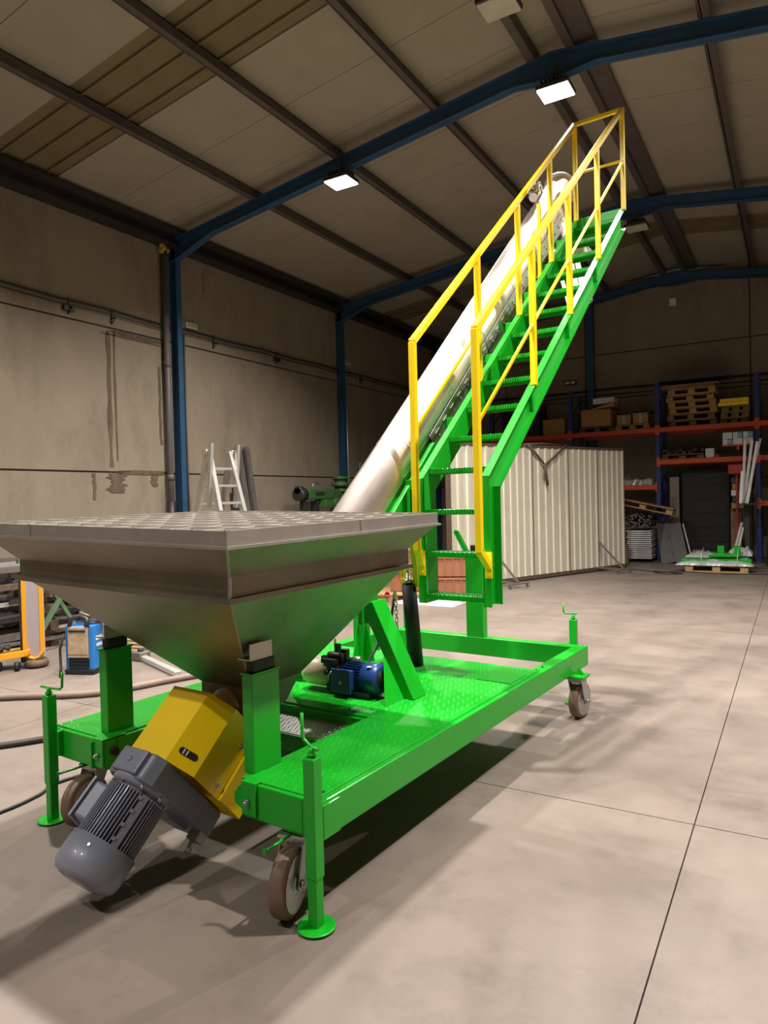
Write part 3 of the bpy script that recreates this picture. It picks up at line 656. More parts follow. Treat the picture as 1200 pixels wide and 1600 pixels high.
# --- staircase
SY0, SZK, TGT = 3.66, 1.72, .8316
ST = (6.69, 4.24)
def stop(y): return SZK+(y-SY0)*TGT
stair = None
def stringer(xw, sgn):
    q = MB(); t = .006; fw = .052*sgn; f = .006
    poly = [(SY0, .96), (SY0, SZK), ST, (ST[0], ST[1]-.195), (SY0+.15, SZK-.07), (SY0+.15, .96)]
    q.prism([(xw, a, b) for a, b in poly], (t*sgn, 0, 0))
    q.prism([(xw, SY0, .96), (xw, SY0, SZK), (xw, SY0+f, SZK-.004), (xw, SY0+f, .96)], (fw, 0, 0))
    q.prism([(xw, SY0, SZK), (xw, ST[0], ST[1]), (xw, ST[0], ST[1]-.008), (xw, SY0+.003, SZK-.008)], (fw, 0, 0))
    q.prism([(xw, SY0+.15, SZK-.07), (xw, ST[0], ST[1]-.195), (xw, ST[0], ST[1]-.187), (xw, SY0+.147, SZK-.062)], (fw, 0, 0))
    q.prism([(xw, SY0+.144, .96), (xw, SY0+.144, SZK-.07), (xw, SY0+.15, SZK-.07), (xw, SY0+.15, .96)], (fw, 0, 0))
    return q
XL, XRt = -2.175, -1.79
s1 = P(stringer(XRt, 1), 'staircase', GREEN)
P(stringer(XL, -1), 'stringer', GREEN, s1)
tq = MB(); tw = XRt-XL-.002
tq.box(0, tw, 0, .14, -.004, 0).box(0, tw, 0, .004, -.03, 0).box(0, tw, .136, .14, -.03, 0)
for sx in (0, tw-.004): tq.box(sx, sx+.004, 0, .14, -.03, 0)
tread0 = tq.build('tread', GREEN, s1)
lq = lugs(MB(), [(0, tw, 0, .14)], 0, .016, .0035, .0075, .0035)
for i in range(int(tw/.018)):                      # serrated front edge
    x = .005+i*.018
    lq.prism([(x-.003, 0, -.026), (x+.003, 0, -.026), (x+.013, 0, -.003), (x+.007, 0, -.003)], (0, -.006, 0))
lug0 = lq.build('tread_pattern', GREEN, s1, kind='stuff')
zs = [(1.013, 0), (1.271, 0), (1.527, 0), (1.775, 0)]+[(1.775+.2125*i, 1) for i in range(1, 12)]
for i, (z, inc) in enumerate(zs):
    y = SY0+.012 if not inc else SY0+(z-SZK)/TGT+.012
    if i == 3: y += .05
    if i == 0: t, l = tread0, lug0
    else:
        t = tread0.copy(); C.objects.link(t); t.parent = s1; l = lug0.copy(); C.objects.link(l); l.parent = s1
    for o_ in (t, l): o_.location = CV((XL+.001, y, z))-OM; o_.scale = (KS, KS, KS)
P(MB().prism([(XL, ST[0]-.01, ST[1]-.18), (XL, ST[0]-.01, ST[1]), (XL, ST[0]+.0, ST[1]), (XL, ST[0], ST[1]-.18)], (XRt-XL, 0, 0)), 'top_plate', GREEN, s1)
for y in (3.69, 4.2, 4.83, 5.2, 5.6, 6.0, 6.4):
    z = stop(y)-.03
    P(MB().box(-2.42, -2.20, y-.025, y+.025, z-.06, z), 'tube_bracket', GREEN, s1, bevel=.003)
for y in (4.38, 5.12, 5.83):                      # dark rail sleeves on the outer web
    P(MB().prism([(XRt+.01, y-.01, stop(y)-.01), (XRt+.01, y+.03, stop(y)-.005), (XRt+.01, y+.055, stop(y)-.15), (XRt+.01, y+.02, stop(y)-.16)], (.02, 0, 0)), 'post_stub', GREEN, s1)
# --- handrails
def handrail(x, sgn, k):
    ya = 3.54 if k == 0 else 3.60
    ys_ = (4.40, 5.14, 5.87) if k == 0 else (4.50, 5.24, 5.98)
    yt = 6.67
    zt = lambda y: 2.535+(y-ya)*(5.17-2.535)/(6.72-ya)
    zm = lambda y: 2.0+(y-ya)*(4.70-2.0)/(6.72-ya)
    w_ = .038
    h = P(MB().bar((x, ya-.005, zt(ya)-.0), (x, yt+.02, zt(yt+.02)), w_, w_), 'handrail', YEL, bevel=.003)
    P(MB().bar((x, ya, 1.285), (x, ya, zt(ya)), w_, w_).bar((x, ya, 1.295), (x, SY0-.002, 1.195), w_, w_), 'lower_post', YEL, h, bevel=.003)
    P(MB().box(x-.02, x+.02, SY0-.012, SY0-.001, 1.13, 1.28).cyl((x, SY0-.018, 1.15), (x, SY0-.01, 1.15), .01, 6).cyl((x, SY0-.018, 1.262), (x, SY0-.01, 1.262), .01, 6), 'post_plate', YEL, h)
    for y in ys_: P(MB().bar((x, y, stop(y)-.01), (x, y, zt(y)-.01), w_, w_), 'handrail_post', YEL, h, bevel=.003)
    P(MB().bar((x, yt, stop(yt)-.01), (x, yt, zt(yt)), w_, w_), 'handrail_post', YEL, h, bevel=.003)
    P(MB().cyl((x, ya, zm(ya)), (x, yt, zm(yt)), .012, 10), 'mid_rail', YEL, h)
    return h
hr = handrail(XRt+.04, 1, 0); hl = handrail(XL-.02, -1, 1)
P(MB().bar((XL-.03, 6.685, 5.14), (XRt+.04, 6.685, 5.14), .034, .034), 'end_rail', YEL, hr, bevel=.003)
P(MB().cyl((XL-.03, 6.67, 4.665), (XRt+.04, 6.67, 4.665), .012, 10), 'end_mid_rail', YEL, hr)
P(MB().bar((-2.275, 5.91, 3.52), (-2.275, 5.91, 4.15), .03, .03).box(-2.30, -2.2, 5.88, 5.94, 3.50, 3.52), 'tube_stay', YEL)

# ================================================================ THINGS AROUND THE HALL (building frame)
def T_(m, name, mt, lab, cat, grp=None, **k): return tag(m.build(name, mt, **k), lab, cat, grp)
# --- ribbed partition on wheeled braces
pa, pb, PH = Vector((-5.1, 10.9, 0)), Vector((-3.16, 15.5, 0)), 2.50
pl = (pb-pa).length; pang = math.atan2(pb.y-pa.y, pb.x-pa.x)
pr = empty('ribbed_partition', pa, pang); tag(pr, 'white ribbed sheet partition with dark rails on braced castor feet', 'partition')
seps = [0, .46, .93, 1.93, 2.93, 3.93, pl]
seps = [0] + [pl*t for t in (.235, .42, .632, .818)] + [pl]
q = MB().box(0, pl, -.02, .035, 0.02, .09).box(0, pl, -.02, .035, PH, PH+.05)
for s in seps: q.box(s-.012, s+.012, -.01, .035, .05, PH)
q.build('frame_rail', RUST, pr, bevel=.003)
MB().box(-.07, -.01, -.04, .03, 0.0, PH+.03).build('end_post', RUST, pr)
for a, b in zip(seps[:-1], seps[1:]):
    q = MB(); n = 5; wd = (b-a-.03)/n; prof = []
    for i in range(n):
        x = a+.015+i*wd
        prof += [(x, .0), (x+wd*.62, .0), (x+wd*.70, -.022), (x+wd*.92, -.022)]
    prof.append((b-.015, 0))
    bot = [q.bm.verts.new((x, y, .09)) for x, y in prof]; top = [q.bm.verts.new((x, y, PH)) for x, y in prof]
    for i in range(len(prof)-1): q.bm.faces.new((bot[i], bot[i+1], top[i+1], top[i]))
    o = q.build('ribbed_panel', WHITEP, pr); md = o.modifiers.new('t', 'SOLIDIFY'); md.thickness = .004
for s in (1.0, 4.05):
    b = MB().box(s-.02, s+.02, -.62, .3, .06, .09).bar((s, -.02, .62), (s, -.60, .10), .03, .03).box(s-.25, s+.25, -.63, -.60, .06, .085).build('brace', MIDST, pr)
    for x in (s-.22, s+.22): MB().cyl((x-.012, -.615, .03), (x+.012, -.615, .03), .03, 14).box(x-.018, x+.018, -.62, -.61, .03, .07).build('castor_wheel', MIDST, b)
q = MB().tube([(1.93, -.045, PH+.07), (2.15, -.06, PH-.12), (2.4, -.06, PH-.33), (2.75, -.06, PH-.12), (3.05, -.045, PH+.07)], .024, 6).tube([(2.38, -.07, PH-.3), (2.42, -.075, PH-.55), (2.45, -.07, PH-.72)], .028, 6).tube([(2.43, -.07, PH-.3), (2.36, -.08, PH-.5), (2.44, -.07, PH-.70)], .02, 6).tube([(1.93, .05, PH+.06), (2.4, .02, PH+.085), (3.05, .05, PH+.07)], .02, 6)
T_(q, 'lifting_strap', RUST, 'dusty lifting strap slung over the top of the white partition', 'strap')
bpy.data.objects['lifting_strap'].parent = None
bpy.data.objects['lifting_strap'].matrix_world = Matrix.Translation(pa) @ Matrix.Rotation(pang, 4, 'Z')

# --- pallet rack
Y1, Y2 = 17.3, 18.3
rk = empty('pallet_rack', (-2.75, 17.8, 0)); tag(rk, 'tall pallet rack with blue uprights and orange beams on far wall', 'rack')
OR = Vector((-2.75, 17.8, 0))
def RP(q, name, m, **k): return q.build(name, m, rk, off=OR, **k)
ux = [-6.85, -4.78, -2.75, -.70, 1.35, 3.4]
for x in ux:
    for yy in (Y1, Y2-.1):
        RP(MB().box(x-.05, x+.05, yy, yy+.09, 0, 4.15), 'upright', RBLUE, bevel=.004)
    q = MB()
    for i in range(6): q.bar((x, Y1+.05, .3+i*.62), (x, Y2-.05, .3+(i+1)*.62 if i % 2 else .3+i*.62+.5), .025, .02)
    RP(q, 'lattice_brace', RBLUE)
def beams(a, b, z):
    for yy in (Y1-.045, Y2):
        bm_ = RP(MB().box(a+.05, b-.05, yy, yy+.045, z-.11, z), 'beam', RORANGE, bevel=.004)
        MB().box(a-.02, a+.055, yy-.006, yy+.05, z-.17, z+.06).build('beam_connector', RORANGE, bm_, off=OR); MB().box(b-.055, b-.021, yy-.006, yy+.05, z-.17, z+.06).build('beam_connector', RORANGE, bm_, off=OR)
    RP(MB().box(a+.05, b-.05, Y1+.01, Y2-.01, z-.03, z-.008), 'shelf_deck', DKST)
for i in range(5): beams(ux[i], ux[i+1], 3.10)
beams(ux[2], ux[3], 2.35); beams(ux[3], ux[4], 2.35); beams(ux[1], ux[2], 1.78); beams(ux[3], ux[4], 1.36)
# --- wooden pallets
def pallet(name, x, y, z, rz, mt=WOOD, L=1.2, Wd=.8, lab=None, grp=None, cat='pallet', hh=.144):
    r = empty(name, (x, y, z), rz)
    for i in range(5):
        yy = -Wd/2+.05+i*(Wd-.1)/4
        MB().cb(0, yy, hh-.011, L, .1 if i in (0, 2, 4) else .09, .021).build('board', mt, r)
    for yy in (-Wd/2+.05, 0, Wd/2-.05):
        MB().cb(0, yy, .011, L, .1, .021).build('board', mt, r)
        for xx in (-L/2+.07, 0, L/2-.07): MB().cb(xx, yy, hh/2, .14, .1, hh-.045).build('block', mt, r)
    for xx in (-L/2+.07, 0, L/2-.07): MB().cb(xx, 0, hh-.033, .14, Wd, .02).build('board', mt, r)
    return tag(r, lab, cat, grp)
names = ['bottom pallet of the tall pallet stack on the rack', 'second pallet from the bottom in the tall rack stack', 'third pallet from the bottom in the tall rack stack', 'fourth pallet from the bottom in the tall rack stack', 'fifth pallet in the tall rack stack under the top one', 'top pallet of the tall pallet stack on the rack']
for i, lb in enumerate(names): pallet('wooden_pallet', -2.03+(.03, -.02, .04, 0, -.03, .02)[i], 17.8, 3.095+.147*i, R((0, 1, -1, 2, 0, -2)[i]), WOODD if i < 2 else WOOD, 1.0, .8, 'weathered wooden '+lb if i < 2 else 'wooden '+lb)
for i in range(2): T_(MB().box(-2.68+.05*i, -1.55+.1*i, 17.42, 17.95, 3.985+i*.045, 4.025+i*.045), 'timber_plank', WOODD, ('lower' if i == 0 else 'upper')+' pale plank lying on the tall pallet stack', 'plank')
q = MB().prism([(-2.72, 17.3, 4.17), (-2.2, 17.3, 4.26), (-1.55, 17.3, 4.34), (-1.2, 17.3, 4.17), (-1.3, 17.3, 4.155), (-2.6, 17.3, 4.155)], (0, .7, 0))
T_(q, 'dark_sheet_pile', DKST, 'dark sagging sheets lying on top of the tall pallet stack', 'sheets')
for i in range(3): pallet('small_pallet', -1.16+.01*i, 17.75, 3.095+.13*i, R(2*i), WOODD, .56, .6, ('lowest', 'middle', 'upper')[i]+' small brown pallet under the yellow beams on the rack', None, 'pallet', .128)
for i in range(2): T_(MB().box(-1.47+.04*i, -.86, 17.35, 17.6, 3.49+.08*i, 3.565+.08*i), 'yellow_beam', YEL, ('lower' if i == 0 else 'upper')+' yellow beam on the short pallet stack', 'beam', bevel=.005)
# cartons on the rack
def flap_box(x0, x1, y0, y1, z0, z1, mt, name, lab, cat='box', flaps=True):
    r = empty(name, ((x0+x1)/2, (y0+y1)/2, z0)); o = r.location.copy()
    t = .012
    MB().box(x0, x1, y0, y0+t, z0, z1).box(x0, x1, y1-t, y1, z0, z1).box(x0, x0+t, y0, y1, z0, z1).box(x1-t, x1, y0, y1, z0, z1).box(x0, x1, y0, y1, z0, z0+t).build('body', mt, r, off=o)
    if flaps:
        MB().bar(((x0+x1)/2, y0, z1), ((x0+x1)/2, y0-.06, z1-.0), (x1-x0), .008).build('flap', mt, r, off=o)
        MB().box(x0, x1, y0+.02, y1-.02, z1-.01, z1).build('lid', mt, r, off=o)
        MB().box((x0+x1)/2-.03, (x0+x1)/2+.03, y0-.001, y0+.01, z0+.02, z1).build('tape', FILM, r, off=o)
    return tag(r, lab, cat)
pallet('wooden_pallet', -4.16, 17.75, 3.095, 0, WOODD, .85, .7, 'dark pallet under the big cardboard crate on the rack', None, 'pallet', .13)
flap_box(-4.53, -3.80, 17.35, 18.0, 3.226, 3.64, CARD, 'cardboard_crate', 'large brown cardboard crate on the rack left of two smaller boxes', flaps=False)
T_(MB().prism([(-4.58, 17.3, 3.64), (-4.25, 17.3, 3.66), (-3.72, 17.3, 3.79), (-3.72, 17.3, 3.69), (-4.25, 17.3, 3.643), (-4.58, 17.3, 3.642)], (0, .74, 0)), 'bent_cardboard', CARD, 'bent cardboard lid lying on the large crate', 'lid')
T_(MB().box(-4.25, -3.75, 17.45, 17.9, 3.79, 3.93), 'white_carton', WHITE, 'flat white carton on the large cardboard crate lid', 'box', bevel=.004)
pallet('wooden_pallet', -3.32, 17.7, 3.095, 0, WOOD, .78, .7, 'pallet carrying the two small cardboard boxes on the rack', None, 'pallet', .13)
flap_box(-3.69, -3.35, 17.4, 17.9, 3.226, 3.46, CARD, 'cardboard_box', 'left small taped cardboard box on the rack pallet')
flap_box(-3.32, -2.96, 17.4, 17.9, 3.226, 3.48, CARD, 'cardboard_box', 'right small taped cardboard box on the rack pallet')
T_(MB().box(-3.30, -2.9, 17.5, 17.95, 3.50, 3.54), 'black_cover', BLACK, 'black folded sheet on the right small cardboard box', 'sheet')
T_(MB().box(-5.5, -4.95, 17.4, 18.0, 3.095, 3.5), 'cardboard_box', CARD, 'pale cardboard box on the rack seen beside the stair', 'box')
T_(MB().box(-6.5, -5.6, 17.4, 18.1, 3.095, 3.9), 'black_machine', BLACK, 'black covered machine on the rack left of the first upright', 'machine', bevel=.02)
# blue and white disc cartons on a hanging orange bracket shelf
T_(MB().box(-1.38, -.76, 17.0, 17.4, 2.57, 2.60).box(-1.08, -1.04, 17.0, 17.4, 2.48, 2.57), 'bracket_shelf', RORANGE, 'small orange bracket shelf holding blue and white cartons', 'shelf')
k = 0
for j in range(2):
    for i in range(3):
        x = -1.36+i*.2; z = 2.601+j*.135
        lab = ('lower' if j == 0 else 'upper')+' '+('left', 'middle', 'right')[i]+' small white carton on the orange bracket shelf'
        r = empty('disc_carton', (x+.095, 17.12, z)); MB().box(-.093, .093, -.1, .1, 0, .13).build('carton', WHITE, r)
        if (j, i) in ((0, 0), (1, 1), (1, 2)): MB().box(.0, .093, -.102, -.1, .004, .126).build('blue_panel', CYAN, r); MB().lathe((.046, -.102, .065), (0, -1, 0), [(0, .035), (.001, .035)], 20).build('disc_ring', WHITE, r); MB().lathe((.046, -.1035, .065), (0, -1, 0), [(0, .022), (.001, .022)], 20).build('disc', CYAN, r)
        tag(r, lab, 'box')
flap_box(-1.75, -1.55, 17.33, 17.6, 2.343, 2.56, WHITE, 'white_carton', 'white carton with red band on the middle rack shelf', flaps=False)
T_(MB().box(-1.54, -1.46, 17.33, 17.45, 2.345, 2.42), 'red_carton', REDB, 'small red carton beside the white carton on the rack shelf', 'box')
pallet('wooden_pallet', -2.22, 17.7, 2.345, 0, WOODD, .9, .7, 'low pallet of dark castings on the middle rack shelf', None, 'pallet', .12)
for i in range(16):
    x = -2.62+i*.055+random.uniform(-.02, .02); a = random.uniform(0, 3)
    T_(MB().lathe((x, 17.5+random.uniform(-.1, .2), 2.50+(.06 if i % 3 == 0 else 0)), (math.cos(a), math.sin(a), .2), [(-.09, .04), (-.04, .065), (.04, .04), (.09, .06)], 8), 'rough_casting', CASTB, 'dark rough casting heaped on the pallet on the rack shelf', 'casting', 'castings on the middle rack shelf')
# crumpled foil and white bag on the lower left shelf
def crumple(x0, x1, y0, y1, z, h, mt, name, lab, cat, seed=3, nx=26, ny=14, base=None):
    bm = bmesh.new(); g = []
    for j in range(ny+1):
        row = []
        for i in range(nx+1):
            u, v = i/nx, j/ny; e = min(u, 1-u, v, 1-v)*5; e = min(1, e)
            n = noise.noise(Vector((u*7+seed, v*5, seed)))*.6+noise.noise(Vector((u*19+seed, v*15, seed)))*.3
            row.append(bm.verts.new((x0+(x1-x0)*u+n*.03, y0+(y1-y0)*v+n*.03, z+.004+h*e**.5*(.65+.6*n))))
        g.append(row)
    for j in range(ny):
        for i in range(nx): bm.faces.new((g[j][i], g[j][i+1], g[j+1][i+1], g[j+1][i]))
    q = MB(); q.bm.free(); q.bm = bm
    o = q.build(name, mt); md = o.modifiers.new('t', 'SOLIDIFY'); md.thickness = .003
    return tag(o, lab, cat)
crumple(-4.3, -3.05, 17.35, 18.0, 1.78, .3, FOIL, 'foil_bundle', 'crumpled silver foil bundle on the low rack shelf', 'foil', 3)
crumple(-3.12, -2.87, 17.3, 17.7, 1.78, .2, FILM, 'white_bag', 'white plastic bag beside the foil on the rack shelf', 'bag', 5, 10, 8)
# red box and dark cabinet under the rack, tall things leaning
T_(MB().box(-1.26, -.93, 17.0, 17.25, 1.96, 2.16).box(-1.12, -1.08, 17.1, 17.2, 0, 1.96), 'red_box', REDB, 'red box on a post under the orange beam', 'box', bevel=.006)
cb_ = empty('dark_cabinet', (-1.8, 18.0, 0)); MB().box(-.5, .5, -.25, .25, 0, 2.1).build('body', DARK, cb_)
for i in range(6):
    dr = MB().box(-.46, .46, -.262, -.25, .1+i*.33, .37+i*.33).build('drawer', DARK, cb_, bevel=.004); MB().box(-.12, .12, -.275, -.262, .3+i*.33, .315+i*.33).build('handle', DKST, dr)
tag(cb_, 'tall dark cabinet with drawers standing under the rack', 'cabinet')
T_(MB().box(-2.55, -2.34, 17.6, 18.1, 0, 1.95), 'grey_locker', MIDST, 'tall narrow grey locker beside the rack upright', 'locker', bevel=.01)
T_(MB().box(-1.25, -1.03, 17.35, 17.7, 0, 1.2), 'brown_crate_stack', WOODD, 'tall narrow brown crate stack left of leaning profiles', 'crates', bevel=.006)
for i in range(5): T_(MB().box(-1.22+.02*(i % 2), -.98, 17.2, 17.5, 1.2+i*.14, 1.325+i*.14), 'parts_box', (CARD, DKST, WHITE, CARD, DKST)[i], ('lowest', 'second', 'third', 'fourth', 'highest')[i]+' small parts box piled under the red box', 'box', bevel=.004)
q = MB().box(-1.08, -.72, 16.45, 17.0, 1.295, 1.315).box(-1.0, -.55, 16.95, 16.97, 1.30, 1.32).box(-1.15, -.66, 16.9, 16.92, 1.30, 1.315).box(-.67, -.655, 16.93, 16.95, .3, 2.1).box(-.95, -.85, 16.9, 17.0, 0, 1.3)
T_(q, 'holding_stand', DKST, 'dark post stand with cross bars holding the leaning white profiles', 'stand')
for i, (a, b) in enumerate((((-.97, 16.85, 1.32), (-.92, 16.95, 2.66)), ((-.95, 16.83, 1.32), (-.78, 16.95, 2.66)), ((-.93, 16.8, 1.32), (-.62, 16.95, 2.68)), ((-.88, 16.85, 1.32), (-.68, 17.0, 2.62)), ((-1.0, 16.8, 1.32), (-.96, 16.9, 2.0)))):
    T_(MB().bar(Vector(a)-Vector((0, .07*i, 0)), Vector(b)-Vector((0, .07*i, 0)), .055, .03), 'white_profile', ZINC, ('leftmost long', 'second long', 'rightmost long', 'third long', 'short leftmost')[i]+' white profile leaning in the dark stand', 'profile', 'white profiles leaning in the dark stand')
for i, (a, b) in enumerate((((-1.2, 16.5, .0), (-1.0, 16.9, .9)), ((-1.12, 16.5, .0), (-.98, 16.9, .8)))):
    T_(MB().bar(a, b, .045, .025), 'short_profile', ZINC, ('left' if i == 0 else 'right')+' short white profile leaning below the dark stand', 'profile')
# bundle of tube ends, stack of white bars, tilted pallet, leaning plates
r = empty('tube_bundle', (-3.1, 17.3, 0))
q = MB(); rnd = random.Random(5)
for i in range(150):
    x = -3.45+rnd.random()*.6; z = .80+rnd.random()*.33*(1-abs((x+3.1)/.7)*.5)
    rr = rnd.uniform(.010, .02); y0 = 16.75+rnd.uniform(-.03, .03)
    q.cyl((x, y0, z), (x, y0+1.1, z), rr, 6, smooth=False)
q.build('tube_ends', MIDST, r, kind='stuff', off=(-3.1, 17.3, 0))
tag(r, 'bundle of thin steel tubes seen end-on under the tilted pallet', 'tubes')
for i in range(14):
    z = .09+i*.047; wob = .02*math.sin(i*2.3)
    T_(MB().box(-3.36+wob, -2.83+wob*.5, 16.75, 18.0, z, z+.028), 'flat_bar', ZINC, ('lowest', 'second lowest', 'third lowest', 'fourth lowest', 'fifth lowest', 'sixth lowest', 'seventh lowest', 'seventh highest', 'sixth highest', 'fifth highest', 'fourth highest', 'third highest', 'second highest', 'highest')[i]+' white flat bar in the stack under the tube bundle', 'bar', 'stacked white flat bars')
pallet('wooden_pallet', -3.02, 16.97, 1.22, 0, WOOD, 1.3, .5, 'tilted wooden pallet lying on the tube bundle', None, 'pallet').rotation_euler = (0, R(13), 0)
T_(MB().box(-3.60, -3.5, 16.6, 17.0, 0, .9).box(-3.5, -3.3, 16.5, 16.6, .05, .42).box(-3.6, -3.3, 16.5, 16.68, 0, .06), 'crate_end', WOODD, 'upright timber end frame beside the stacked white bars', 'frame', bevel=.004)
T_(MB().bar((-2.45, 16.75, .01), (-2.62, 17.15, .92), .34, .02, (0, 1, 0)), 'steel_plate', DKST, 'left dark steel plate leaning against the blue upright', 'plate')
T_(MB().bar((-2.14, 16.5, .01), (-2.36, 16.9, .88), .26, .02, (0, 1, 0)), 'steel_plate', DKST, 'right dark steel plate with pale edge leaning near the rack', 'plate')
T_(MB().bar((-1.93, 16.45, .01), (-2.18, 16.88, .88), .02, .02), 'leaning_rod', ZINC, 'thin pale rod leaning beside the dark steel plates', 'rod')
T_(MB().box(-2.0, -1.75, 16.9, 17.2, 0, .28), 'cardboard_box', CARD, 'small cardboard box on the floor right of the leaning plates', 'box', bevel=.004)
# wrapped green parts on a pallet
pallet('wooden_pallet', -1.36, 15.45, 0, R(1), WOOD, 1.12, .8, 'pale wooden pallet under the wrapped green parts', None)
for i, (a, b, w_, h_) in enumerate((((-2.0, 15.2, .20), (-.75, 15.3, .20), .12, .10), ((-1.95, 15.45, .22), (-.8, 15.35, .22), .10, .10), ((-1.85, 15.7, .20), (-.85, 15.75, .20), .1, .10), ((-1.5, 15.5, .32), (-.95, 15.5, .32), .5, .06))):
    T_(MB().bar(a, b, w_, h_), 'green_profile', GREEN, ('front', 'middle', 'rear', 'uppermost')[i]+' bright green part wrapped in film on the pallet', 'part', bevel=.004)
for x in (-1.3, -1.0): T_(MB().box(x-.06, x+.06, 15.45, 15.47, .35, .5).box(x-.06, x+.06, 15.47, 15.6, .35, .37), 'green_bracket', GREEN, ('left' if x < -1.2 else 'right')+' green upright bracket sticking out of the film', 'part')
def drape(name, lab, x0, x1, y0, y1, z, h, seed, mt=FILM): return crumple(x0, x1, y0, y1, z, h, mt, name, lab, 'plastic film', seed, 40, 16)
drape('film_wrap', 'crumpled translucent white film over the front of green parts', -2.1, -.7, 15.02, 15.3, .13, .12, 11)
drape('film_wrap', 'crumpled white film bunched at the back left of the green parts', -1.95, -1.35, 15.3, 15.9, .26, .12, 12)
drape('film_wrap', 'crumpled white film raised at the back right of the green parts', -1.2, -.75, 15.6, 15.95, .28, .2, 14)
for x in (-1.62, -.98): T_(MB().tube([(x, 14.99, .15), (x, 15.05, .28), (x, 15.2, .37), (x, 15.5, .46)], .006, 5), 'packing_strap', WHITE, ('left' if x < -1.3 else 'right')+' white packing strap around the wrapped green parts', 'strap')
T_(MB().box(-.52, .1, 16.4, 17.0, 0, .55), 'covered_bin', DARK, 'dark covered bin on the floor at the right edge', 'bin', bevel=.03)
T_(MB().tube([(-3.05, 15.2, .008), (-2.6, 14.9, .008), (-2.2, 14.8, .008), (-1.9, 14.6, .008), (-2.2, 14.45, .008), (-2.45, 14.7, .008), (-1.9, 15.0, .008), (-1.2, 14.75, .008), (-.5, 14.9, .008), (.3, 15.1, .008)], .008, 6), 'floor_cable', CABLE, 'thin black cable looping on the floor before the wrapped pallet', 'cable')

# --- orange crates and debris behind the machine
pallet('wooden_pallet', -5.45, 9.6, 0, R(20), WOOD, 1.1, .8, 'wooden pallet on the floor behind the lift cylinder', None)
for i, (x, y, z, c) in enumerate(((-5.3, 9.75, .145, ORG), (-5.3, 9.75, .48, ORG), (-4.78, 10.25, 0, ORG), (-4.78, 10.25, .34, ORG))):
    r = empty('orange_crate', (x, y, z), R(20)); MB().box(-.28, .28, -.2, .2, 0, .32).build('body', c, r, bevel=.012); MB().box(-.295, .295, -.215, .215, .29, .325).build('rim', c, r, bevel=.004)
    for k in range(4): MB().box(-.24+k*.13, -.22+k*.13, -.212, -.2, .02, .29).build('rib', c, r)
    tag(r, ('lower', 'upper')[i % 2]+' orange plastic crate '+('on the pallet behind the cylinder' if i < 2 else 'standing by the partition end'), 'crate')
crumple(-5.3, -4.3, 9.2, 9.9, 0, .12, CARTG, 'floor_film', 'crumpled dusty film lying on the floor behind the stair', 'plastic film', 21)
T_(MB().lathe((-5.35, 9.12, .16), (.5, -.86, 0), [(0, .04), (.012, .04), (.012, .022), (0, .022)], 18).cyl((-5.35, 9.12, .1), (-5.35, 9.12, .145), .02, 8), 'red_valve_wheel', REDB, 'small red ring on the pallet behind the strut', 'ring')
T_(MB().cyl((-6.3, 9.6, 0), (-6.3, 9.6, 1.5), .03, 10), 'dark_stand', DKST, 'thin dark stand behind the hopper near the wall', 'stand')

# --- left side: ladder, leaning profiles, machine tool
ac = Vector((-8.12, 8.52, 0)); a_ = Vector((.187, .98, 0)); b_ = Vector((.98, -.187, 0))
lr = empty('folding_ladder', ac); tag(lr, 'white aluminium folding ladder opened in front of the left wall', 'ladder')
def LP(q, n, m=ALU): return q.build(n, m, lr, off=ac)
for sgn, hw in ((-1, .27), (1, .25)):
    for e in (-1, 1):
        top = ac+a_*(e*hw*.8)+Vector((0, 0, 2.42)); bot = ac+a_*(e*hw*1.15)+b_*(sgn*.75)+Vector((0, 0, .01))
        LP(MB().bar(bot, top+(top-bot).normalized()*.02, .10, .065, a_), 'rail')
    for i in range(8):
        f = .28*i+.2; t_ = f/2.42; c = ac+b_*(sgn*.75*(1-t_))+Vector((0, 0, f)); h_ = hw*(1.15-.35*t_)
        if f < 2.35: LP(MB().bar(c-a_*h_, c+a_*h_, .04, .03, b_), 'rung', PGREEN if (i == 6 and sgn < 0) else ALU)
for e in (-1, 1):
    top = ac+a_*(e*.26)+Vector((0, 0, 2.42)); LP(MB().cyl(top-a_*.03, top+a_*.03, .06, 14), 'hinge'); LP(MB().bar(top+b_*.05-Vector((0, 0, .9)), top+b_*.16+Vector((0, 0, .14)), .07, .05, a_), 'rail_end')
    LP(MB().cyl(top-a_*.034+Vector((0, 0, .0)), top+a_*.036, .018, 8), 'hinge_pin', YEL)
T_(MB().bar((-8.75, 10.12, 0), (-9.06, 10.02, 2.66), .13, .06, (1, 0, 0)), 'leaning_profile', MIDST, 'left grey channel profile leaning on the wall beside ladder', 'profile')
T_(MB().bar((-8.75, 10.34, 0), (-9.06, 10.24, 2.66), .11, .06, (1, 0, 0)), 'leaning_profile', MIDST, 'right grey channel profile leaning on the wall beside ladder', 'profile')
T_(MB().bar((-8.7, 9.9, 0), (-9.04, 9.85, 1.88), .12, .02, (1, 0, 0)), 'dark_board', DKST, 'short dark board leaning behind the grey profiles', 'board')
T_(MB().bar((-8.7, 14.5, 0), (-9.06, 14.3, 2.5), .12, .04, (1, 0, 0)), 'pale_board', ALU, 'pale board leaning on the wall behind the tube', 'board')
mt_ = empty('radial_drill', (-8.6, 12.5, .1)); mo_ = Vector((-8.2, 12.5, 0))
def DP(q, n, m=MGREEN, **k): return q.build(n, m, mt_, off=mo_, **k)
DP(MB().cyl((-8.2, 12.75, -.1), (-8.2, 12.75, 2.0), .13, 20), 'column')
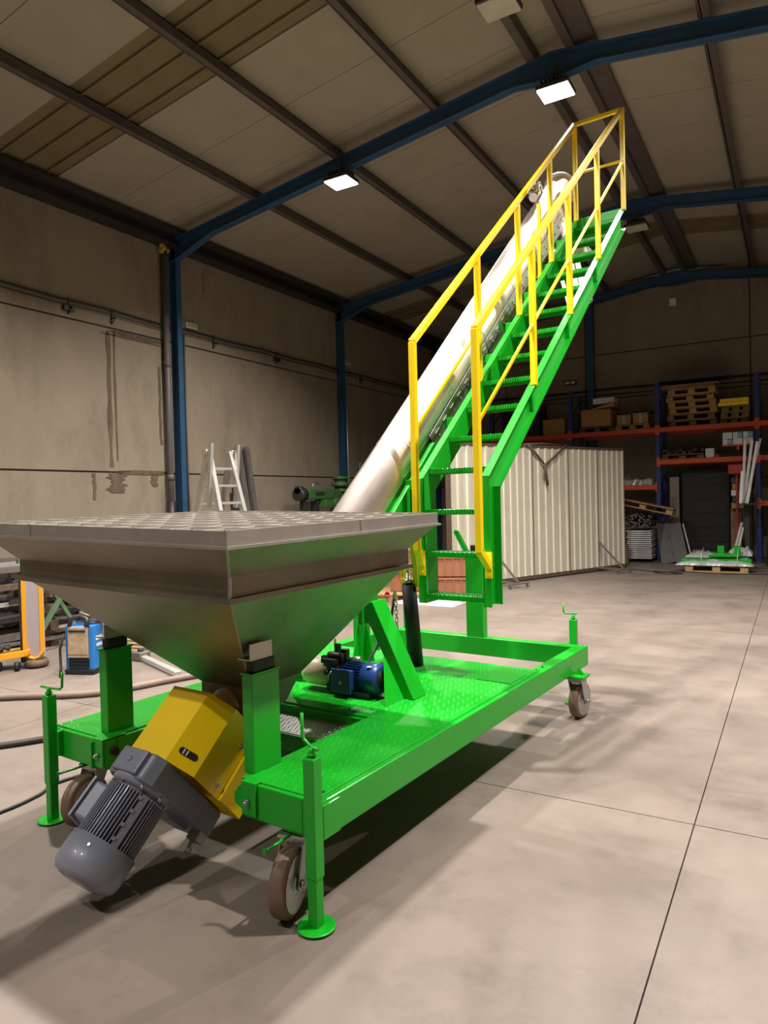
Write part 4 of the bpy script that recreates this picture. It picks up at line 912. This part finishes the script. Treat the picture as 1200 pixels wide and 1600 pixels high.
DP(MB().cyl((-8.2, 12.75, 1.95), (-8.2, 12.75, 2.02), .17, 20).cyl((-8.2, 12.75, 1.80), (-8.2, 12.75, 1.88), .19, 20).cyl((-8.2, 12.75, 1.68), (-8.2, 12.75, 1.74), .21, 20), 'column_collar')
DP(MB().box(-8.32, -8.08, 11.45, 12.7, 1.52, 1.74), 'arm', bevel=.03)
DP(MB().box(-8.07, -8.06, 11.65, 11.95, 1.63, 1.68), 'name_plate', DKST)
DP(MB().cyl((-8.2, 11.42, 1.63), (-8.2, 11.2, 1.63), .13, 18).cyl((-8.2, 11.35, 1.72), (-8.2, 11.2, 1.72), .08, 14), 'arm_motor', DKST)
DP(MB().cyl((-8.05, 12.3, 1.45), (-7.95, 12.3, 1.45), .10, 16).box(-8.3, -8.0, 11.9, 12.5, 1.34, 1.52), 'drill_head', MGREEN, bevel=.02)
DP(MB().box(-8.3, -8.1, 11.4, 11.46, -.1, 1.5).box(-8.3, -8.1, 11.75, 11.8, -.1, 1.5), 'support_leg', DKST)
DP(MB().tube([(-8.2, 11.7, 1.74), (-8.2, 11.75, 1.86), (-8.2, 11.85, 1.90), (-8.2, 11.95, 1.84)], .012, 8), 'lifting_hook', SILV)
DP(MB().box(-8.6, -7.8, 12.3, 13.2, -.1, .25), 'base')
tag(mt_, 'green radial drilling machine beside the second wall column', 'machine tool')

# --- scrap profiles, trestles, amber trolley, welder
rnd = random.Random(12)
lay = []
for i in range(30):
    layer = i//6; x = -8.85+(i % 6)*.235+rnd.uniform(-.03, .03); z = .14+layer*.19
    y0 = 4.6+rnd.uniform(-1, .3); L_ = min(rnd.uniform(3.0, 4.4), 7.75-y0); dx = rnd.uniform(-.06, .06); dz = 0
    q = MB(); a = Vector((x, y0, z)); b = Vector((x+dx, y0+L_, z+dz)); s1_ = rnd.choice((.05, .06, .08))
    if i % 3 == 0:
        q.bar(a, b, s1_, .01); off = Vector((s1_/2, 0, .03)); q.bar(a+off, b+off, .008, .06)
    else: q.bar(a, b, s1_, rnd.choice((.04, .06, .08)))
    T_(q, 'steel_profile', (MIDST, DKST, ALU if i % 2 else MIDST, RUST, PGREEN if i % 7 == 0 else MIDST)[i % 5], ('grey', 'dark', 'light grey', 'rusty', 'pale green' if i % 7 == 0 else 'dull grey')[i % 5]+' steel profile in the '+('bottom', 'second', 'third', 'fourth', 'top')[layer]+' layer of the heap, '+('nearest the wall', 'second from the wall', 'third from the wall', 'third from the open side', 'second from the open side', 'on the open side')[i % 6], 'steel profile', 'steel profiles heaped along the left wall')
for j in range(5):
    for i, y in enumerate((5.0, 6.0)):
        T_(MB().box(-8.98, -7.4, y-.05, y+.05, j*.19+(0 if j == 0 else -.005), j*.19+.1), 'timber_bearer', RUST, ('bottom', 'second', 'third', 'fourth', 'top')[j]+(' near' if i == 0 else ' far')+' timber bearer between the layers of the steel heap', 'bearer', 'timber bearers in the steel heap')
for i, (x, y, dx) in enumerate(((-7.2, 4.55, .42), (-6.95, 6.3, -.5), (-7.8, 3.5, .45))):
    q = MB().bar((x, y, .02), (x+dx*.2, y+dx*1.6, 1.05), .045, .045).bar((x+.05, y+dx*1.6, .02), (x+.0, y+.1, 1.0), .04, .04).bar((x, y-.1, 1.03), (x+.1, y+.9, 1.03), .05, .05)
    T_(q, 'green_trestle', PGREEN, ('pale green crossed trestle behind the amber trolley', 'pale green crossed trestle right of the amber trolley', 'pale green crossed trestle at the left edge')[i], 'trestle')
for i in range(9):
    a = Vector((-7.5-.08*(i % 3), 4.4+.18*i, .10+.09*((i*5) % 9))); b = a+Vector((.55+.04*(i % 4), 2.3, -.02*(i % 3)))
    T_(MB().bar(a, b, .05, .03+.02*(i % 2)), 'loose_profile', (MIDST, DKST, ALU, MIDST)[i % 4], ('grey', 'dark', 'pale', 'grey')[i % 4]+' loose profile slanting out of the heap, '+('lowest', 'second lowest', 'third lowest', 'fourth lowest', 'middle one', 'fourth highest', 'third highest', 'second highest', 'highest')[(i*5) % 9]+' of the slanting ones', 'steel profile', 'loose profiles on the open side of the heap')
rv = Vector((.862, .507, 0)); fv = Vector((-.507, .862, 0))
T_(MB().prism([(-6.95, 5.95, 0), (-6.25, 5.95, 0), (-6.4, 6.1, .55), (-6.95, 6.1, .47)], (0, .03, 0)), 'leaning_sheet', DKST, 'dark sheet panel leaning behind the blue welder', 'sheet')
for i in range(4): T_(MB().bar((-6.9+i*.05, 4.95+.17*i, .021), (-6.05+i*.05, 5.1+.17*i, .021), .07, .04), 'timber_offcut', WOODD, 'dusty timber offcut on the floor behind the blue welder', 'offcut', 'timber offcuts behind the welder')
tr = empty('amber_trolley', (-6.6, 4.25, 0), math.atan2(.507, .862)); 
MB().box(-.115, .095, -.03, .0, .10, .92).build('back_board', CARTG, tr, bevel=.01)
MB().box(-.15, -.115, -.02, .04, .05, .92).build('side_channel', DKST, tr)
q = MB().box(-.115, -.078, -.042, -.028, .14, .92).box(.06, .098, -.042, -.028, .16, .92).tube([(-.10, -.036, .145), (-.05, -.036, .10), (0, -.036, .09), (.05, -.036, .11), (.08, -.036, .16)], .016, 8)
q.build('amber_edge', CARTY, tr, bevel=.002)
MB().lathe((0, 0, .06), (0, 0, 1), [(-.05, .10), (-.03, .115), (.02, .10)], 20).build('foot', RUST, tr)
MB().bar((-.05, -.1, .16), (-.75, -.35, .10), .03, .06).bar((-.08, .1, .16), (-.8, -.05, .11), .03, .05).bar((-.06, -.12, .16), (-.06, .12, .16), .03, .05).build('deck_frame', CARTY, tr, bevel=.002)
MB().bar((-.1, 0, .17), (-.75, -.2, .12), .25, .01).build('deck_board', RUST, tr)
for x in (-.12, -.30): MB().cyl((x-.01, -.17, .045), (x+.03, -.16, .045), .045, 16).build('wheel', BLACK, tr)
tag(tr, 'amber-edged grey upright trolley at the left picture edge', 'trolley')
T_(MB().tube([tuple(Vector((-7.15, 4.1, 0))+Vector(p)) for p in ((0, 0, 1.0), (-.05, -.05, .92), (-.02, -.03, .78), (.05, 0, .7), (.06, .02, .5), (.03, 0, .3))], .03, 8), 'hanging_hose', HOSE, 'pale hose hanging over the trestle at the left edge', 'hose')
for i in range(6):
    T_(MB().lathe((-7.1+.07*i, 3.98+.03*(i % 3), .20+.02*(i % 2)), (.3, .2, 1), [(-.02, .03), (.02, .035)], 10), 'scrap_ring', DKST, 'small dark scrap fitting lying on the amber trolley frame', 'scrap', 'scrap on the trolley')
wd = empty('welding_machine', (-5.89, 4.22, 0), math.atan2(.507, .862)-R(8)); 
MB().box(-.145, .145, .01, .46, .04, .47).build('case', WBLUE, wd, bevel=.015)
MB().box(-.15, .15, -.005, .47, 0, .05).build('base_tray', BLACK, wd, bevel=.01)
MB().box(-.105, .10, -.015, .012, .19, .46).build('front_panel', WBEIGE, wd, bevel=.008)
MB().box(-.105, .10, -.012, .012, .165, .188).build('lower_lip', WBEIGE, wd, bevel=.004)
q = MB(); 
for i in range(3): q.box(-.105, .10, -.004, .012, .065+i*.032, .088+i*.032)
q.build('vent_slots', BLACK, wd)
MB().box(-.09, .08, -.02, -.014, .41, .43).build('label_strip', DKST, wd)
MB().box(.146, .15, .05, .2, .32, .36).box(.146, .15, .06, .16, .26, .29).build('white_decal', WHITE, wd)
MB().tube([(-.09, .0, .46), (-.08, .02, .53), (0, .05, .55), (.08, .02, .53), (.09, .0, .46)], .022, 10).build('handle', DKST, wd)
tag(wd, 'blue welding machine with dirty beige front and cable coil on top', 'welder')
q = MB()
wm = wd.matrix_world; Wm = Matrix.Translation((-5.89, 4.22, 0)) @ Matrix.Rotation(math.atan2(.507, .862)-R(8), 4, 'Z')
for k in range(3):
    pts = [Wm @ Vector((.02+.13*math.cos(t*.5)+.02*k, .2+.15*math.sin(t*.5), .50+.03*k+.02*math.sin(t))) for t in range(13)]
    q.tube(pts, .014, 7)
q.tube([Wm @ Vector(p) for p in ((.12, .2, .55), (.17, .15, .45), (.19, .12, .25), (.18, .1, .08))], .014, 7)
T_(q, 'welding_cable', MIDST, 'grey welding cable coiled on the blue welding machine', 'cable')
T_(MB().tube([(-6.0, 4.45, .47), (-6.2, 4.8, .62), (-6.45, 5.1, .85)], .012, 6), 'welding_lead', HOSE, 'thin pale lead rising from the welder to the heap', 'cable')
T_(MB().tube([(-5.99, 4.14, .40), (-6.03, 4.12, .25), (-6.01, 4.11, .08), (-5.95, 4.06, .015)], .012, 6), 'black_lead', CABLE, 'short black lead hanging on the left side of the welder', 'cable')
r = empty('lever_tool', (-5.4, 4.75, 0)); o_ = Vector((-5.4, 4.75, 0))
MB().bar((-5.80, 4.90, .03), (-4.95, 4.57, .03), .07, .05).build('arm', ALU, r, off=o_, bevel=.01); MB().box(-5.92, -5.78, 4.84, 4.98, .005, .09).build('jaw', MIDST, r, off=o_, bevel=.012); MB().cyl((-5.85, 4.91, .09), (-5.85, 4.91, .12), .03, 10).build('knob', DKST, r, off=o_)
tag(r, 'pale steel lever clamp lying on the floor under the hopper', 'clamp')
def smooth_path(pts, n=6):
    out = []; P_ = [Vector(p) for p in pts]
    for i in range(len(P_)-1):
        p0 = P_[max(i-1, 0)]; p1 = P_[i]; p2 = P_[i+1]; p3 = P_[min(i+2, len(P_)-1)]
        for k in range(n):
            t = k/n; out.append(.5*((2*p1)+(p2-p0)*t+(2*p0-5*p1+4*p2-p3)*t*t+(3*p1-p0-3*p2+p3)*t**3))
    out.append(P_[-1]); return out
T_(MB().tube(smooth_path([(-6.6, 2.6, .03), (-5.73, 3.35, .03), (-5.09, 3.8, .03), (-4.80, 4.5, .03), (-4.3, 5.6, .03), (-3.9, 6.6, .03)]), .028, 10), 'floor_hose', HOSE, 'thick grey-brown hose crossing the floor behind the near jack', 'hose')
T_(MB().tube(smooth_path([(-5.3, 2.0, .02), (-4.75, 2.5, .02), (-4.55, 2.72, .02), (-4.3, 3.1, .02), (-3.9, 3.6, .02), (-3.6, 4.6, .02), (-3.7, 6, .02)]), .022, 8), 'floor_cable', CABLE, 'dark cable at the left edge leading to the green left jack', 'cable')
T_(MB().tube(smooth_path([(-3.66, 1.6, .01), (-3.61, 2.09, .01), (-3.63, 2.32, .01), (-3.69, 2.52, .01), (-3.5, 3.0, .01), (-3.0, 3.5, .01)]), .009, 7), 'floor_cable', CABLE, 'thin black cable passing the foot of the left jack', 'cable')
